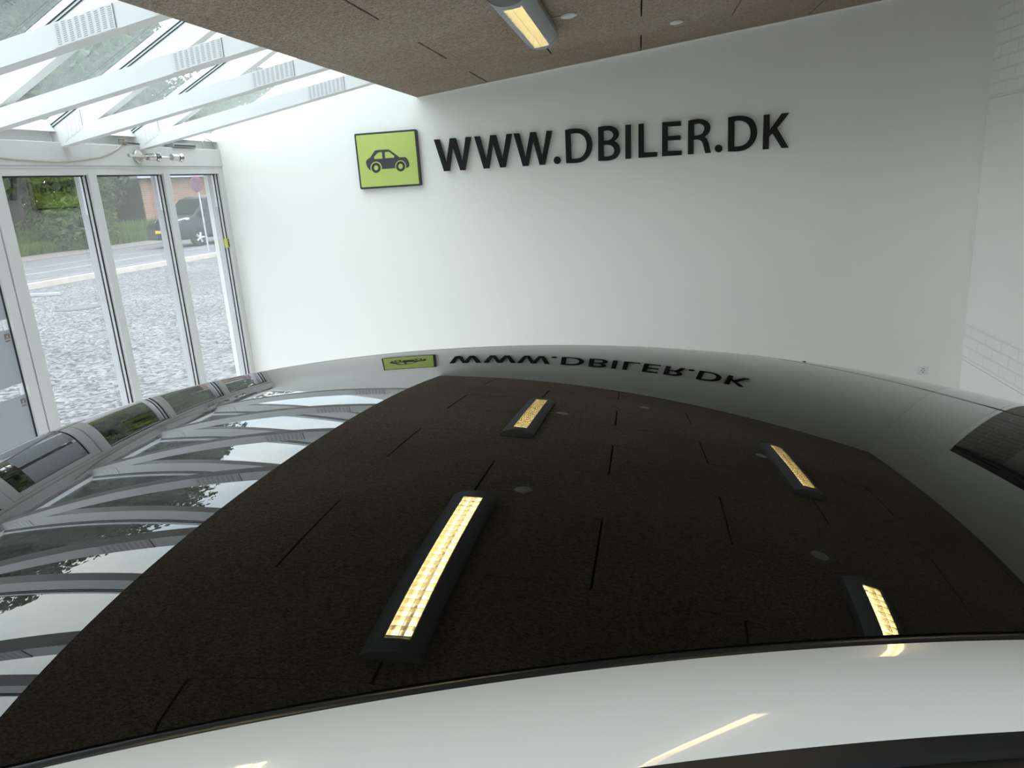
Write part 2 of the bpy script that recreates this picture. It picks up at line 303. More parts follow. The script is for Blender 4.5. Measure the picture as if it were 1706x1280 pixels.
# measured outlines (metres on the sign wall: x, height above eye level) and roof surface coefficients
import json
DATA = json.loads("""{"L":[["W",[[[-1.591,0.3286],[-1.5452,0.3266],[-1.5064,0.1414],[-1.462,0.3289],[-1.4146,0.3273],[-1.3757,0.1429],[-1.3334,0.3291],[-1.2901,0.3272],[-1.3569,0.0811],[-1.3965,0.0818],[-1.4439,0.2644],[-1.4837,0.0832],[-1.5294,0.0831]]]],["W",[[[-1.2652,0.3283],[-1.2208,0.3269],[-1.1814,0.1413],[-1.1374,0.3291],[-1.0915,0.3275],[-1.0525,0.1439],[-1.0077,0.3284],[-0.9657,0.3272],[-1.0313,0.0819],[-1.0746,0.0824],[-1.1193,0.2641],[-1.1628,0.0816],[-1.2063,0.0826]]]],["W",[[[-0.9523,0.3285],[-0.9086,0.3271],[-0.8699,0.1417],[-0.8227,0.3289],[-0.777,0.3274],[-0.7387,0.1416],[-0.6947,0.3288],[-0.6518,0.3274],[-0.7182,0.0809],[-0.7607,0.0813],[-0.8034,0.2634],[-0.8485,0.0801],[-0.8943,0.0807]]]],[".",[[[-0.5957,0.1063],[-0.597,0.099],[-0.6,0.0922],[-0.6045,0.0866],[-0.6103,0.0824],[-0.617,0.0799],[-0.624,0.0794],[-0.631,0.0808],[-0.6374,0.0841],[-0.6427,0.0891],[-0.6468,0.0953],[-0.6491,0.1024],[-0.6497,0.1099],[-0.6484,0.1172],[-0.6454,0.1239],[-0.6408,0.1296],[-0.635,0.1338],[-0.6284,0.1362],[-0.6213,0.1367],[-0.6144,0.1353],[-0.608,0.132],[-0.6027,0.1271],[-0.5987,0.1209],[-0.5963,0.1138]]]],["D",[[[-0.5526,0.3246],[-0.5454,0.3258],[-0.5352,0.3276],[-0.5236,0.3295],[-0.5126,0.3307],[-0.5024,0.3312],[-0.492,0.3314],[-0.4816,0.3311],[-0.4713,0.3305],[-0.461,0.3297],[-0.4507,0.3286],[-0.4404,0.3269],[-0.4302,0.3242],[-0.4198,0.3204],[-0.4092,0.3156],[-0.399,0.31],[-0.3898,0.3034],[-0.3816,0.2958],[-0.3741,0.2873],[-0.3674,0.2779],[-0.3617,0.2678],[-0.3568,0.2563],[-0.3529,0.2436],[-0.3499,0.2309],[-0.348,0.219],[-0.3475,0.2085],[-0.3481,0.1988],[-0.3496,0.1893],[-0.3517,0.1798],[-0.3542,0.17],[-0.3574,0.1602],[-0.3613,0.1505],[-0.366,0.1411],[-0.3718,0.1317],[-0.3784,0.1224],[-0.3858,0.1137],[-0.3939,0.1059],[-0.4029,0.0992],[-0.4128,0.0934],[-0.4231,0.0885],[-0.4334,0.0845],[-0.4437,0.0818],[-0.4542,0.0802],[-0.4648,0.0793],[-0.4753,0.0787],[-0.4859,0.0784],[-0.4966,0.0787],[-0.507,0.0792],[-0.5172,0.0797],[-0.5276,0.0802],[-0.5383,0.0809],[-0.5477,0.0816],[-0.5542,0.0821]],[[-0.51,0.294],[-0.5054,0.2944],[-0.4989,0.2951],[-0.4915,0.2957],[-0.4845,0.2961],[-0.4779,0.2963],[-0.4712,0.2965],[-0.4645,0.2962],[-0.4579,0.2953],[-0.4512,0.2938],[-0.4446,0.2917],[-0.438,0.289],[-0.4317,0.2856],[-0.4255,0.2816],[-0.4195,0.2769],[-0.4138,0.2716],[-0.4089,0.2655],[-0.4046,0.2584],[-0.4008,0.2504],[-0.3977,0.242],[-0.3953,0.2336],[-0.3936,0.2252],[-0.3925,0.2166],[-0.3921,0.208],[-0.3924,0.1995],[-0.3932,0.191],[-0.3947,0.1825],[-0.3968,0.1741],[-0.3995,0.166],[-0.4029,0.158],[-0.407,0.15],[-0.4116,0.1425],[-0.4166,0.1359],[-0.422,0.1302],[-0.4278,0.1253],[-0.4342,0.1211],[-0.441,0.1176],[-0.4486,0.115],[-0.4567,0.1132],[-0.4653,0.112],[-0.4741,0.1112],[-0.484,0.1109],[-0.4949,0.1112],[-0.5048,0.1117],[-0.5116,0.112]]]],["B",[[[-0.3011,0.3266],[-0.2948,0.3277],[-0.2857,0.3292],[-0.2756,0.3308],[-0.266,0.3318],[-0.2572,0.3324],[-0.2485,0.3326],[-0.2397,0.3325],[-0.231,0.3321],[-0.2222,0.3315],[-0.2133,0.3306],[-0.2045,0.3293],[-0.1963,0.3273],[-0.1884,0.3247],[-0.1809,0.3214],[-0.1738,0.3176],[-0.1677,0.3136],[-0.1623,0.3093],[-0.1577,0.3047],[-0.1539,0.2998],[-0.1507,0.2946],[-0.1484,0.2893],[-0.1467,0.2837],[-0.1458,0.2779],[-0.1455,0.272],[-0.1458,0.2658],[-0.1468,0.2594],[-0.1484,0.2531],[-0.1507,0.2473],[-0.154,0.2421],[-0.1583,0.2373],[-0.1627,0.2328],[-0.1669,0.2289],[-0.1708,0.2253],[-0.1747,0.222],[-0.1782,0.2194],[-0.1806,0.2175],[-0.1767,0.2155],[-0.1712,0.2126],[-0.1652,0.209],[-0.1599,0.2049],[-0.1555,0.2],[-0.1514,0.1945],[-0.1477,0.1886],[-0.1447,0.1825],[-0.1423,0.1764],[-0.1405,0.1702],[-0.1394,0.1637],[-0.1389,0.1568],[-0.1392,0.1494],[-0.1402,0.1414],[-0.1419,0.1335],[-0.1443,0.1262],[-0.1476,0.1194],[-0.1516,0.113],[-0.1563,0.1071],[-0.1613,0.1019],[-0.1665,0.0974],[-0.172,0.0937],[-0.1781,0.0904],[-0.1851,0.0876],[-0.193,0.0851],[-0.2017,0.0831],[-0.2109,0.0815],[-0.2205,0.0803],[-0.2303,0.0795],[-0.2405,0.0793],[-0.251,0.0793],[-0.2617,0.0796],[-0.2738,0.0801],[-0.287,0.081],[-0.2988,0.0819],[-0.3071,0.0825]],[[-0.26,0.2969],[-0.256,0.2976],[-0.2501,0.2985],[-0.2437,0.2994],[-0.2378,0.2998],[-0.2325,0.2996],[-0.2273,0.299],[-0.2223,0.298],[-0.2175,0.2966],[-0.2128,0.2949],[-0.2083,0.2927],[-0.204,0.2901],[-0.2003,0.2871],[-0.1969,0.2835],[-0.1938,0.2794],[-0.1913,0.275],[-0.1897,0.2707],[-0.1889,0.2663],[-0.189,0.2619],[-0.1898,0.2574],[-0.1913,0.253],[-0.1935,0.2485],[-0.1965,0.2439],[-0.2002,0.2396],[-0.2046,0.236],[-0.2095,0.2331],[-0.2151,0.2307],[-0.2214,0.2289],[-0.2281,0.2276],[-0.2364,0.227],[-0.246,0.227],[-0.2548,0.2274],[-0.2609,0.2276]],[[-0.2618,0.1951],[-0.2576,0.1954],[-0.2514,0.196],[-0.2445,0.1964],[-0.2378,0.1962],[-0.2312,0.1953],[-0.2243,0.1939],[-0.2176,0.1921],[-0.2116,0.1899],[-0.2065,0.1874],[-0.202,0.1846],[-0.198,0.1813],[-0.1944,0.1775],[-0.1911,0.173],[-0.1882,0.1679],[-0.1859,0.1625],[-0.1844,0.1571],[-0.184,0.1515],[-0.1844,0.1456],[-0.1855,0.1399],[-0.1874,0.1347],[-0.1899,0.1301],[-0.1933,0.1258],[-0.1973,0.1219],[-0.2018,0.1187],[-0.2068,0.1162],[-0.2122,0.1143],[-0.2184,0.1129],[-0.2255,0.1118],[-0.2348,0.1113],[-0.2458,0.1112],[-0.256,0.1114],[-0.2631,0.1115]]]],["I",[[[-0.0962,0.3295],[-0.0547,0.3292],[-0.0578,0.082],[-0.1015,0.0832]]]],["L",[[[0.001,0.329],[0.0422,0.3293],[0.0403,0.1211],[0.1393,0.1189],[0.1378,0.0843],[-0.0031,0.0846]]]],["E",[[[0.1766,0.3288],[0.315,0.3265],[0.3149,0.2932],[0.2177,0.2946],[0.2173,0.2264],[0.3103,0.2266],[0.3102,0.1935],[0.2171,0.1949],[0.2166,0.1199],[0.3186,0.1165],[0.3185,0.0836],[0.1734,0.0842]]]],["R",[[[0.3666,0.3249],[0.3724,0.326],[0.3808,0.3277],[0.3904,0.3293],[0.4002,0.3305],[0.4101,0.3313],[0.4208,0.3317],[0.4316,0.3318],[0.442,0.3313],[0.4522,0.3302],[0.4622,0.3286],[0.472,0.3265],[0.4811,0.3235],[0.4897,0.3196],[0.498,0.3149],[0.5055,0.3096],[0.5118,0.3039],[0.5168,0.2976],[0.5208,0.2908],[0.5238,0.2837],[0.5259,0.2768],[0.527,0.27],[0.5271,0.2632],[0.5264,0.2564],[0.525,0.2496],[0.5231,0.2428],[0.5204,0.236],[0.5169,0.2294],[0.5124,0.2232],[0.5059,0.2173],[0.4977,0.2116],[0.49,0.2067],[0.4846,0.2033],[0.5015,0.1884],[0.5129,0.1629],[0.532,0.0854],[0.491,0.086],[0.4883,0.0971],[0.4844,0.1131],[0.4802,0.1299],[0.4766,0.1434],[0.4739,0.1522],[0.4717,0.1588],[0.4694,0.1641],[0.4663,0.1689],[0.4624,0.1734],[0.4577,0.1772],[0.4529,0.1803],[0.4483,0.1828],[0.4442,0.1846],[0.4403,0.1856],[0.4362,0.1862],[0.4315,0.1867],[0.4251,0.187],[0.4178,0.187],[0.4109,0.1869],[0.4061,0.1868],[0.4064,0.085],[0.364,0.0856]],[[0.4098,0.2983],[0.4158,0.2987],[0.4244,0.2993],[0.4338,0.2996],[0.4422,0.2992],[0.4492,0.298],[0.4558,0.2963],[0.4619,0.2939],[0.4673,0.2908],[0.4722,0.2869],[0.4766,0.2823],[0.4802,0.2772],[0.4825,0.2718],[0.4835,0.266],[0.4834,0.2597],[0.4823,0.2533],[0.4804,0.2474],[0.4778,0.2417],[0.4743,0.236],[0.47,0.2309],[0.4649,0.2266],[0.4588,0.2234],[0.4516,0.2209],[0.4441,0.2191],[0.4369,0.2176],[0.4295,0.2167],[0.4217,0.2164],[0.4148,0.2163],[0.41,0.2162]]]],[".",[[[0.6151,0.1107],[0.6143,0.1037],[0.6116,0.0972],[0.6073,0.0918],[0.6017,0.0878],[0.5951,0.0855],[0.5881,0.085],[0.5809,0.0864],[0.5743,0.0896],[0.5686,0.0944],[0.5641,0.1004],[0.5613,0.1073],[0.5603,0.1145],[0.5612,0.1215],[0.5639,0.128],[0.5682,0.1334],[0.5738,0.1374],[0.5803,0.1397],[0.5874,0.1401],[0.5945,0.1387],[0.6011,0.1355],[0.6068,0.1308],[0.6113,0.1248],[0.6141,0.1179]]]],["D",[[[0.6542,0.3269],[0.6606,0.328],[0.6698,0.3295],[0.6804,0.3311],[0.6909,0.3322],[0.7014,0.3329],[0.7124,0.3332],[0.7236,0.3332],[0.7347,0.3327],[0.7458,0.3318],[0.757,0.3304],[0.768,0.3285],[0.7786,0.3257],[0.7889,0.3222],[0.7989,0.3179],[0.8084,0.3128],[0.8172,0.3067],[0.8253,0.2995],[0.8327,0.2913],[0.8394,0.2823],[0.8453,0.2725],[0.8503,0.2615],[0.8545,0.2496],[0.8578,0.2373],[0.86,0.2256],[0.8611,0.2144],[0.8611,0.2035],[0.8601,0.1929],[0.8584,0.1824],[0.8557,0.172],[0.8522,0.1618],[0.8479,0.152],[0.8429,0.1427],[0.8373,0.1342],[0.8309,0.1262],[0.8239,0.1187],[0.8161,0.1118],[0.8076,0.1053],[0.7982,0.0993],[0.7882,0.094],[0.778,0.0898],[0.7673,0.0868],[0.756,0.0849],[0.7447,0.0837],[0.7339,0.0829],[0.7238,0.0824],[0.7142,0.0825],[0.7047,0.0829],[0.6951,0.0833],[0.6844,0.0839],[0.6732,0.0846],[0.6631,0.0854],[0.6561,0.0859]],[[0.6986,0.2977],[0.7032,0.2983],[0.7096,0.2993],[0.717,0.3],[0.7244,0.3002],[0.7316,0.2997],[0.7392,0.2988],[0.747,0.2974],[0.7546,0.2952],[0.7624,0.2924],[0.7704,0.2889],[0.7781,0.2846],[0.785,0.2795],[0.7913,0.2734],[0.7971,0.2664],[0.8022,0.2588],[0.8064,0.251],[0.8097,0.2431],[0.8121,0.2348],[0.8137,0.2263],[0.8148,0.218],[0.8154,0.2098],[0.8154,0.2017],[0.8147,0.1936],[0.8134,0.1856],[0.8114,0.1774],[0.8088,0.1691],[0.8056,0.1611],[0.8015,0.1538],[0.7965,0.1472],[0.7906,0.1411],[0.7841,0.1356],[0.7772,0.1309],[0.7698,0.127],[0.762,0.1238],[0.7536,0.1213],[0.7443,0.1195],[0.7328,0.1185],[0.7195,0.1184],[0.7074,0.1186],[0.6989,0.1188]]]],["K",[[[0.9053,0.3253],[0.9469,0.3265],[0.948,0.2139],[1.0304,0.3266],[1.0824,0.327],[1.0012,0.2273],[1.0862,0.0841],[1.0384,0.0847],[0.9703,0.195],[0.946,0.1708],[0.9458,0.0839],[0.9047,0.0845]]]]],"E":[[[[-2.1399,0.1302],[-2.1452,0.1365],[-2.1526,0.1454],[-2.1588,0.1547],[-2.1626,0.1635],[-2.1652,0.1726],[-2.1666,0.1812],[-2.1669,0.1891],[-2.1661,0.1965],[-2.1639,0.203],[-2.1602,0.208],[-2.1552,0.212],[-2.1492,0.216],[-2.1412,0.2206],[-2.1323,0.2252],[-2.1259,0.2284],[-2.0831,0.2771],[-2.078,0.2782],[-2.07,0.2797],[-2.0567,0.2808],[-2.0337,0.281],[-2.0055,0.2808],[-1.9832,0.2802],[-1.9715,0.2789],[-1.9657,0.2772],[-1.9621,0.276],[-1.9223,0.2465],[-1.8829,0.2131],[-1.8572,0.2125],[-1.8515,0.2127],[-1.8435,0.2128],[-1.8359,0.2111],[-1.8295,0.207],[-1.8235,0.2011],[-1.8183,0.1942],[-1.814,0.186],[-1.8106,0.1767],[-1.8082,0.1678],[-1.8071,0.1592],[-1.8072,0.1509],[-1.8086,0.144],[-1.8116,0.1391],[-1.8159,0.1356],[-1.8205,0.1329],[-1.8257,0.1309],[-1.8312,0.1298],[-1.8351,0.1291],[-1.8367,0.1314],[-1.8344,0.1443],[-1.8358,0.1572],[-1.8407,0.169],[-1.8487,0.1789],[-1.8592,0.1861],[-1.8715,0.1899],[-1.8844,0.1902],[-1.8971,0.1869],[-1.9086,0.1802],[-1.9179,0.1707],[-1.9243,0.159],[-1.9273,0.1462],[-1.9267,0.1332],[-2.0401,0.133],[-2.0376,0.1468],[-2.0392,0.1605],[-2.0448,0.173],[-2.0538,0.1832],[-2.0656,0.1904],[-2.0792,0.1938],[-2.0934,0.1933],[-2.1071,0.1888],[-2.1191,0.1808],[-2.1284,0.1698],[-2.1343,0.1568],[-2.1362,0.143],[-2.1339,0.1293]],[[-2.0937,0.2322],[-2.0565,0.2634],[-2.0241,0.2632],[-2.0255,0.213],[-2.094,0.2143]],[[-2.0005,0.2616],[-1.9659,0.262],[-1.9245,0.2269],[-1.9281,0.2133],[-2.0037,0.2143]]],[[[-2.0488,0.1432],[-2.0504,0.1356],[-2.0534,0.1285],[-2.0577,0.122],[-2.0631,0.1164],[-2.0695,0.1119],[-2.0765,0.1087],[-2.0839,0.1069],[-2.0914,0.1066],[-2.0988,0.1079],[-2.1057,0.1105],[-2.1119,0.1146],[-2.1171,0.1198],[-2.1212,0.126],[-2.1239,0.133],[-2.1252,0.1404],[-2.125,0.1481],[-2.1234,0.1556],[-2.1203,0.1628],[-2.116,0.1693],[-2.1106,0.1749],[-2.1042,0.1793],[-2.0972,0.1825],[-2.0898,0.1842],[-2.0823,0.1845],[-2.075,0.1833],[-2.0681,0.1806],[-2.0619,0.1766],[-2.0567,0.1714],[-2.0527,0.1652],[-2.0499,0.1582],[-2.0486,0.1508]],[[-2.0691,0.1445],[-2.0703,0.1394],[-2.0727,0.1347],[-2.0761,0.1308],[-2.0802,0.1279],[-2.0848,0.1262],[-2.0896,0.1258],[-2.0943,0.1268],[-2.0984,0.129],[-2.1018,0.1324],[-2.1042,0.1367],[-2.1055,0.1416],[-2.1055,0.1468],[-2.1043,0.1519],[-2.1019,0.1566],[-2.0985,0.1605],[-2.0944,0.1634],[-2.0897,0.1651],[-2.085,0.1655],[-2.0803,0.1645],[-2.0762,0.1623],[-2.0728,0.1589],[-2.0704,0.1546],[-2.0691,0.1497]]],[[[-1.8432,0.1415],[-1.8447,0.134],[-1.8477,0.1269],[-1.8518,0.1204],[-1.8572,0.1148],[-1.8634,0.1104],[-1.8703,0.1072],[-1.8776,0.1055],[-1.8851,0.1052],[-1.8924,0.1064],[-1.8992,0.1091],[-1.9054,0.1131],[-1.9106,0.1183],[-1.9146,0.1244],[-1.9174,0.1314],[-1.9187,0.1388],[-1.9186,0.1464],[-1.9171,0.1539],[-1.9141,0.161],[-1.9099,0.1675],[-1.9046,0.173],[-1.8984,0.1774],[-1.8915,0.1806],[-1.8842,0.1823],[-1.8767,0.1826],[-1.8695,0.1814],[-1.8627,0.1787],[-1.8565,0.1747],[-1.8513,0.1695],[-1.8473,0.1634],[-1.8445,0.1565],[-1.8432,0.1491]],[[-1.8629,0.1428],[-1.8641,0.1375],[-1.8665,0.1327],[-1.87,0.1286],[-1.8742,0.1256],[-1.879,0.1238],[-1.884,0.1235],[-1.8888,0.1245],[-1.8931,0.1268],[-1.8967,0.1303],[-1.8992,0.1348],[-1.9005,0.1399],[-1.9006,0.1452],[-1.8994,0.1505],[-1.897,0.1553],[-1.8935,0.1594],[-1.8893,0.1624],[-1.8845,0.1641],[-1.8795,0.1645],[-1.8747,0.1635],[-1.8704,0.1612],[-1.8669,0.1577],[-1.8643,0.1532],[-1.863,0.1481]]]],"R":[[-0.3292799,[0,0]],[0.02344241,[0,1]],[-0.06128972,[0,2]],[0.03135097,[0,3]],[-0.02391712,[0,4]],[-0.002319632,[0,5]],[0.002690564,[0,6]],[-0.03942177,[1,0]],[0.003710555,[1,1]],[-0.004780601,[1,2]],[-0.01430711,[1,3]],[0.00397201,[1,4]],[0.0006783524,[1,5]],[-0.1159161,[2,0]],[0.01066782,[2,1]],[-0.0005268332,[2,2]],[-0.001090581,[2,3]],[7.354277e-05,[2,4]],[0.007847662,[3,0]],[0.001643172,[3,1]],[0.003375153,[3,2]],[0.003373779,[3,3]],[-0.004718455,[4,0]],[-0.0032852,[4,1]],[-0.002190555,[4,2]],[0.002379737,[5,0]],[0.002102963,[5,1]],[3.456949e-06,[6,0]]]}""")
TUBE = 16.0; DIRT = .025; GLASS_TINT = (.955, .975, .97); SKYTINT = (.90, .94, .92); ROOF_IOR = 1.65; SKY = 4.05; EXPO = 0.35
VAN_LOC = (-18.05, 29.75, -.02); VAN_YAW = -20
# ------------------------------------------------------------------ palette
G_DARK = (.018, .019, .02); G_LIGHT = (.27, .275, .275)
M = dict(
    wall=simple('white_wall_paint', (.87, .865, .815), .55, noise=.012, scale=1.5, bump=.05, bscale=160),
    plaster=simple('white_plaster_panel', (.87, .865, .82), .6, noise=.012, scale=2, bump=.05, bscale=140),
    brickw=brick_mat('white_painted_brick', (.87, .865, .82), (.86, .855, .81), (.83, .825, .78), 'Y', ms=.006, bump=1.0),
    frame=simple('grey_white_frame_paint', (.66, .66, .645), .45, noise=.03, scale=5),
    truss=simple('white_timber_paint', (.80, .80, .785), .5, noise=.03, scale=4, bump=.15, bscale=30),
    plate=simple('painted_nail_plate', (.76, .76, .75), .45, noise=.02),
    slot=simple('dark_slot', (.30, .30, .30), .7),
    gasket=simple('black_rubber_gasket', (.012, .013, .014), .5),
    alu=simple('light_aluminium_bar', (.72, .73, .73), .35, noise=.02),
    floor=simple('pale_floor_tiles', (.74, .73, .70), .35, noise=.04, scale=2),
    back=simple('dark_unlit_void', (.03, .025, .02), .9),  # near-black; also stands for the darkness of the unlit side room
    wool=woodwool_mat(),
    letter=simple('black_letter_face', (.009, .009, .0095), .5, noise=.05, spec=.22),
    green=simple('lime_green_sign_face', (.46, .56, .135), .5, noise=.02, scale=3),
    signblack=simple('anthracite_sign_edge', (.022, .026, .022), .45),
    emblem=simple('anthracite_emblem', (.035, .038, .045), .5),
    lampgrey=simple('silver_grey_lamp_housing', (.32, .34, .35), .38, noise=.02, metal=.25),
    louvre=simple('warm_aluminium_louvre', (.93, .87, .68), .22, metal=.85, noise=.03),
    tube=emit('warm_fluorescent_tube', (1, .88, .58), TUBE),
    rosette=simple('pale_ceiling_rosette', (.62, .61, .58), .5),
    cord=simple('pale_brown_cable', (.46, .40, .32), .5),
    chrome=simple('brushed_steel', (.62, .60, .57), .25, metal=1., noise=.03),
    socket=simple('white_socket_plastic', (.78, .78, .75), .3),
    hole=simple('socket_hole', (.05, .05, .05), .6),
    glass=glass_mat('window_glass', GLASS_TINT, 1.75),
    skyglass=glass_mat('skylight_glass', SKYTINT, 1.5, dirt=DIRT),
    film=simple('frosted_grey_film', (.40, .425, .445), .6, noise=.02, scale=3),
    ink=simple('brown_print', (.20, .15, .12), .7),
    yellow=simple('yellow_tag', (.55, .55, .12), .5),
    roofglass=gloss_black('black_panoramic_glass', (.0025, .0022, .002), ROOF_IOR, 0.0),
    seal=simple('black_rubber_seal', (.012, .013, .015), .32, noise=.2),
    paint=simple('white_car_paint', (.72, .72, .69), .18, noise=.004, scale=2, coat=1.0),
    carglass=gloss_black('tinted_car_glass', (.006, .007, .007), 1.5),
    trimblack=gloss_black('satin_black_trim', (.010, .010, .011), 1.45, .38),
    trimgloss=gloss_black('black_header_glass', (.02, .02, .02), 1.65),
    tyre=simple('tyre_rubber', (.02, .02, .02), .85),
    rim=simple('alloy_rim', (.5, .5, .5), .3, metal=.9),
    void=simple('dark_underbody', (.01, .01, .01), .9),
    gravel=gravel_mat(),
    asphalt=simple('grey_asphalt', (.125, .128, .13), .9, noise=.16, scale=1.5, bump=.4, bscale=60),
    line=simple('worn_road_line', (.21, .21, .21), .85, noise=.1, scale=6),
    walk=simple('brownish_asphalt_path', (.17, .155, .145), .9, noise=.12, scale=2),
    kerb=simple('pale_concrete_kerb', (.40, .38, .33), .85, noise=.12, scale=4),
    soil=simple('verge_soil', (.05, .07, .025), .95, noise=.3, scale=1),
    grass=leaf_mat('grass_blades', (.06, .11, .022), (.15, .20, .05)),
    bushleaf=leaf_mat('bush_leaves', (.030, .058, .014), (.10, .155, .045)),
    treeleaf=leaf_mat('tree_leaves', (.030, .052, .016), (.085, .125, .035)),
    wildleaf=leaf_mat('shaded_leaves', (.012, .022, .007), (.040, .062, .018)),  # leaf colours darkened to stand for shade in the back growth
    bark=simple('dark_bark', (.035, .03, .025), .9, noise=.3, scale=3, bump=.6, bscale=14),
    iron=simple('grey_cast_iron', (.115, .115, .12), .7, noise=.1),
    brickr=brick_mat('red_brown_brick', (.30, .15, .105), (.22, .105, .075), (.27, .23, .19), 'Y', bw=.36, bh=.12, ms=.018, bump=.3),
    darkwood=simple('dark_weatherboard', (.028, .024, .024), .85, noise=.2, scale=3),
    fascia=simple('grey_white_fascia', (.36, .38, .41), .7),
    roofing=simple('grey_roofing', (.09, .09, .095), .9),
    vanpaint=simple('black_van_paint', (.020, .024, .027), .35, noise=.02, spec=.25),
    vanglass=simple('van_window', (.016, .024, .022), .25, noise=.02, spec=.3),
    vanplastic=simple('van_bumper_plastic', (.015, .017, .018), .6),
    headlight=simple('headlight_lens', (.35, .37, .38), .2, metal=.3),
    yplate=simple('yellow_number_plate', (.62, .40, .02), .5),
    signred=simple('red_sign_face', (.17, .028, .035), .5), signblue=simple('blue_sign_face', (.035, .035, .11), .5),
    steel=simple('galvanised_post', (.35, .36, .36), .5, metal=.5),
    darkbrick=brick_mat('grey_brick_reveal', (.42, .40, .37), (.36, .34, .31), (.55, .53, .50), 'X', bump=.6),
    room2=simple('pale_room_paint', (.66, .64, .60), .8),
    beamdark=simple('dark_steel_lintel', (.03, .03, .035), .4),
)

X_F, X_R, Y_W, YR = -3.44, 2.4173, 6.0, -1.5
CX = -1.706                                          # edge of the ceiling beside the skylight
def zc(x): return H + .8353 + .10831 * x             # ceiling underside
def ztop(x): return H + .488 + .505 * (x + 3.407)    # top of the rafters
def zund(x): return H + .350 + .505 * (x + 3.44)     # underside of the rafters
def zbot(x): return H + .650 + .1715 * (x + 1.707)   # underside of the tie beams

# ------------------------------------------------------------------ room shell
mb = MB(); mb.box(-3.55, 2.75, YR - .2, 6.2, -.12, 0)
tag(mb.build('floor', M['floor']), kind='structure')
mb = MB()
mb.prism([(-3.632, -.1), (2.75, -.1), (2.75, 3.35), (-.55, ztop(-.55) + .07), (-3.632, ztop(-3.632) + .07)], 'y', Y_W, Y_W + .22)
tag(mb.build('wall_sign', M['wall']), kind='structure')
# unseen rear wall; its glazing is added for fill light from behind
mb = MB(); mb.prism([(-3.5, 2.42), (2.75, 2.42), (2.75, 3.35), (-.55, ztop(-.55)), (-3.5, ztop(-3.5))], 'y', YR - .2, YR)
mb.box(-3.5, -3.3, YR - .2, YR, -.1, 2.42); mb.box(2.3, 2.75, YR - .2, YR, -.1, 2.42); mb.box(-3.3, 2.3, YR - .2, YR, -.1, .08)
for k in range(1, 5): mb.box(-3.3 + 1.12 * k - .03, -3.3 + 1.12 * k + .03, YR - .15, YR - .05, .08, 2.42)
tag(mb.build('wall_rear', M['wall']), kind='structure')
for k in range(5):
    mb = MB(); mb.box(-3.3 + 1.12 * k + .02, -3.3 + 1.12 * (k + 1) - .02, YR - .11, YR - .09, .08, 2.42)
    tag(mb.build('window_%d' % (40 + k), M['glass']), kind='structure')  # added fill panes, out of view

OY0, OY1, OZ = 2.7, 4.9, 2.185                       # opening in the right wall
mb = MB()
for y0, y1, z0, z1 in ((YR, -1.2, 0, 3.35), (-1.2, 1.4, 0, .75), (-1.2, 1.4, 2.45, 3.35), (1.4, OY0, 0, 3.35), (OY1, 6, 0, 3.35), (OY0, OY1, OZ, 3.35)):
    mb.box(X_R, X_R + .32, y0, y1, z0, z1, 1)
mb.bbox(X_R - .002, X_R + .05, OY1 + .06, 5.99, 2.172, 3.3, .001, 0)
mb.bbox(X_R - .002, X_R + .05, OY1 + .06, 5.99, .300, .595, .001, 0)
mb.bbox(X_R - .008, X_R + .05, OY1 + .06, 5.985, .597, 2.170, .002, 1)
mb.bbox(X_R - .008, X_R + .05, OY1 + .06, 5.985, .0, .298, .002, 1)
tag(mb.build('wall_right', [M['brickw'], M['plaster']]), kind='structure')
mb = MB(); mb.box(X_R + .15, X_R + .17, -1.2, 1.4, .75, 2.45)
w = tag(mb.build('window_50', M['glass']), kind='structure')  # unseen window, added to brighten the right side of the room
mb = MB()
for yy in (-1.2, .06, 1.34): mb.bbox(X_R + .12, X_R + .2, yy, yy + .06, .75, 2.45, .004)
for zz in (.75, 2.39): mb.bbox(X_R + .12, X_R + .2, -1.2, 1.4, zz, zz + .06, .004)
mb.build('window_frame', M['frame'], w)
mb = MB(); mb.bbox(X_R + .01, X_R + .31, OY0, OY1, OZ - .075, OZ, .004); mb.bbox(X_R + .0, X_R + .06, OY0, OY1, OZ - .12, OZ - .085, .004)
tag(mb.build('trim_1', M['beamdark']), kind='structure')
mb = MB()
mb.box(X_R + .32, X_R + .38, OY1 - .004, OY1 + .2, 0, 2.6, 0); mb.box(X_R + .001, X_R + .32, OY1 - .004, OY1, 0, OZ, 0)
mb.box(X_R + .38, X_R + .78, OY1, OY1 + .2, 0, 2.6, 1); mb.box(X_R + .78, X_R + .82, OY1 - .01, OY1 + .2, 0, 2.6, 3); mb.box(X_R + .82, X_R + 3.6, OY1 + .0, OY1 + .2, 0, 2.6, 2)
mb.box(X_R + 3.6, X_R + 3.8, -1, OY1 + .2, 0, 2.6, 2); mb.box(X_R + .32, X_R + 3.8, -1.2, -1, 0, 2.6, 2); mb.box(X_R + .32, X_R + 3.8, -1.2, OY1 + .2, 2.6, 2.7, 2)
mb.box(X_R + .33, X_R + 3.8, -1.2, OY1 + .2, -.12, 0, 2)
tag(mb.build('wall_side_room', [M['darkbrick'], M['room2'], M['back'], M['wall']]), kind='structure')  # surfaces past the pale strip are near-black in place of shade

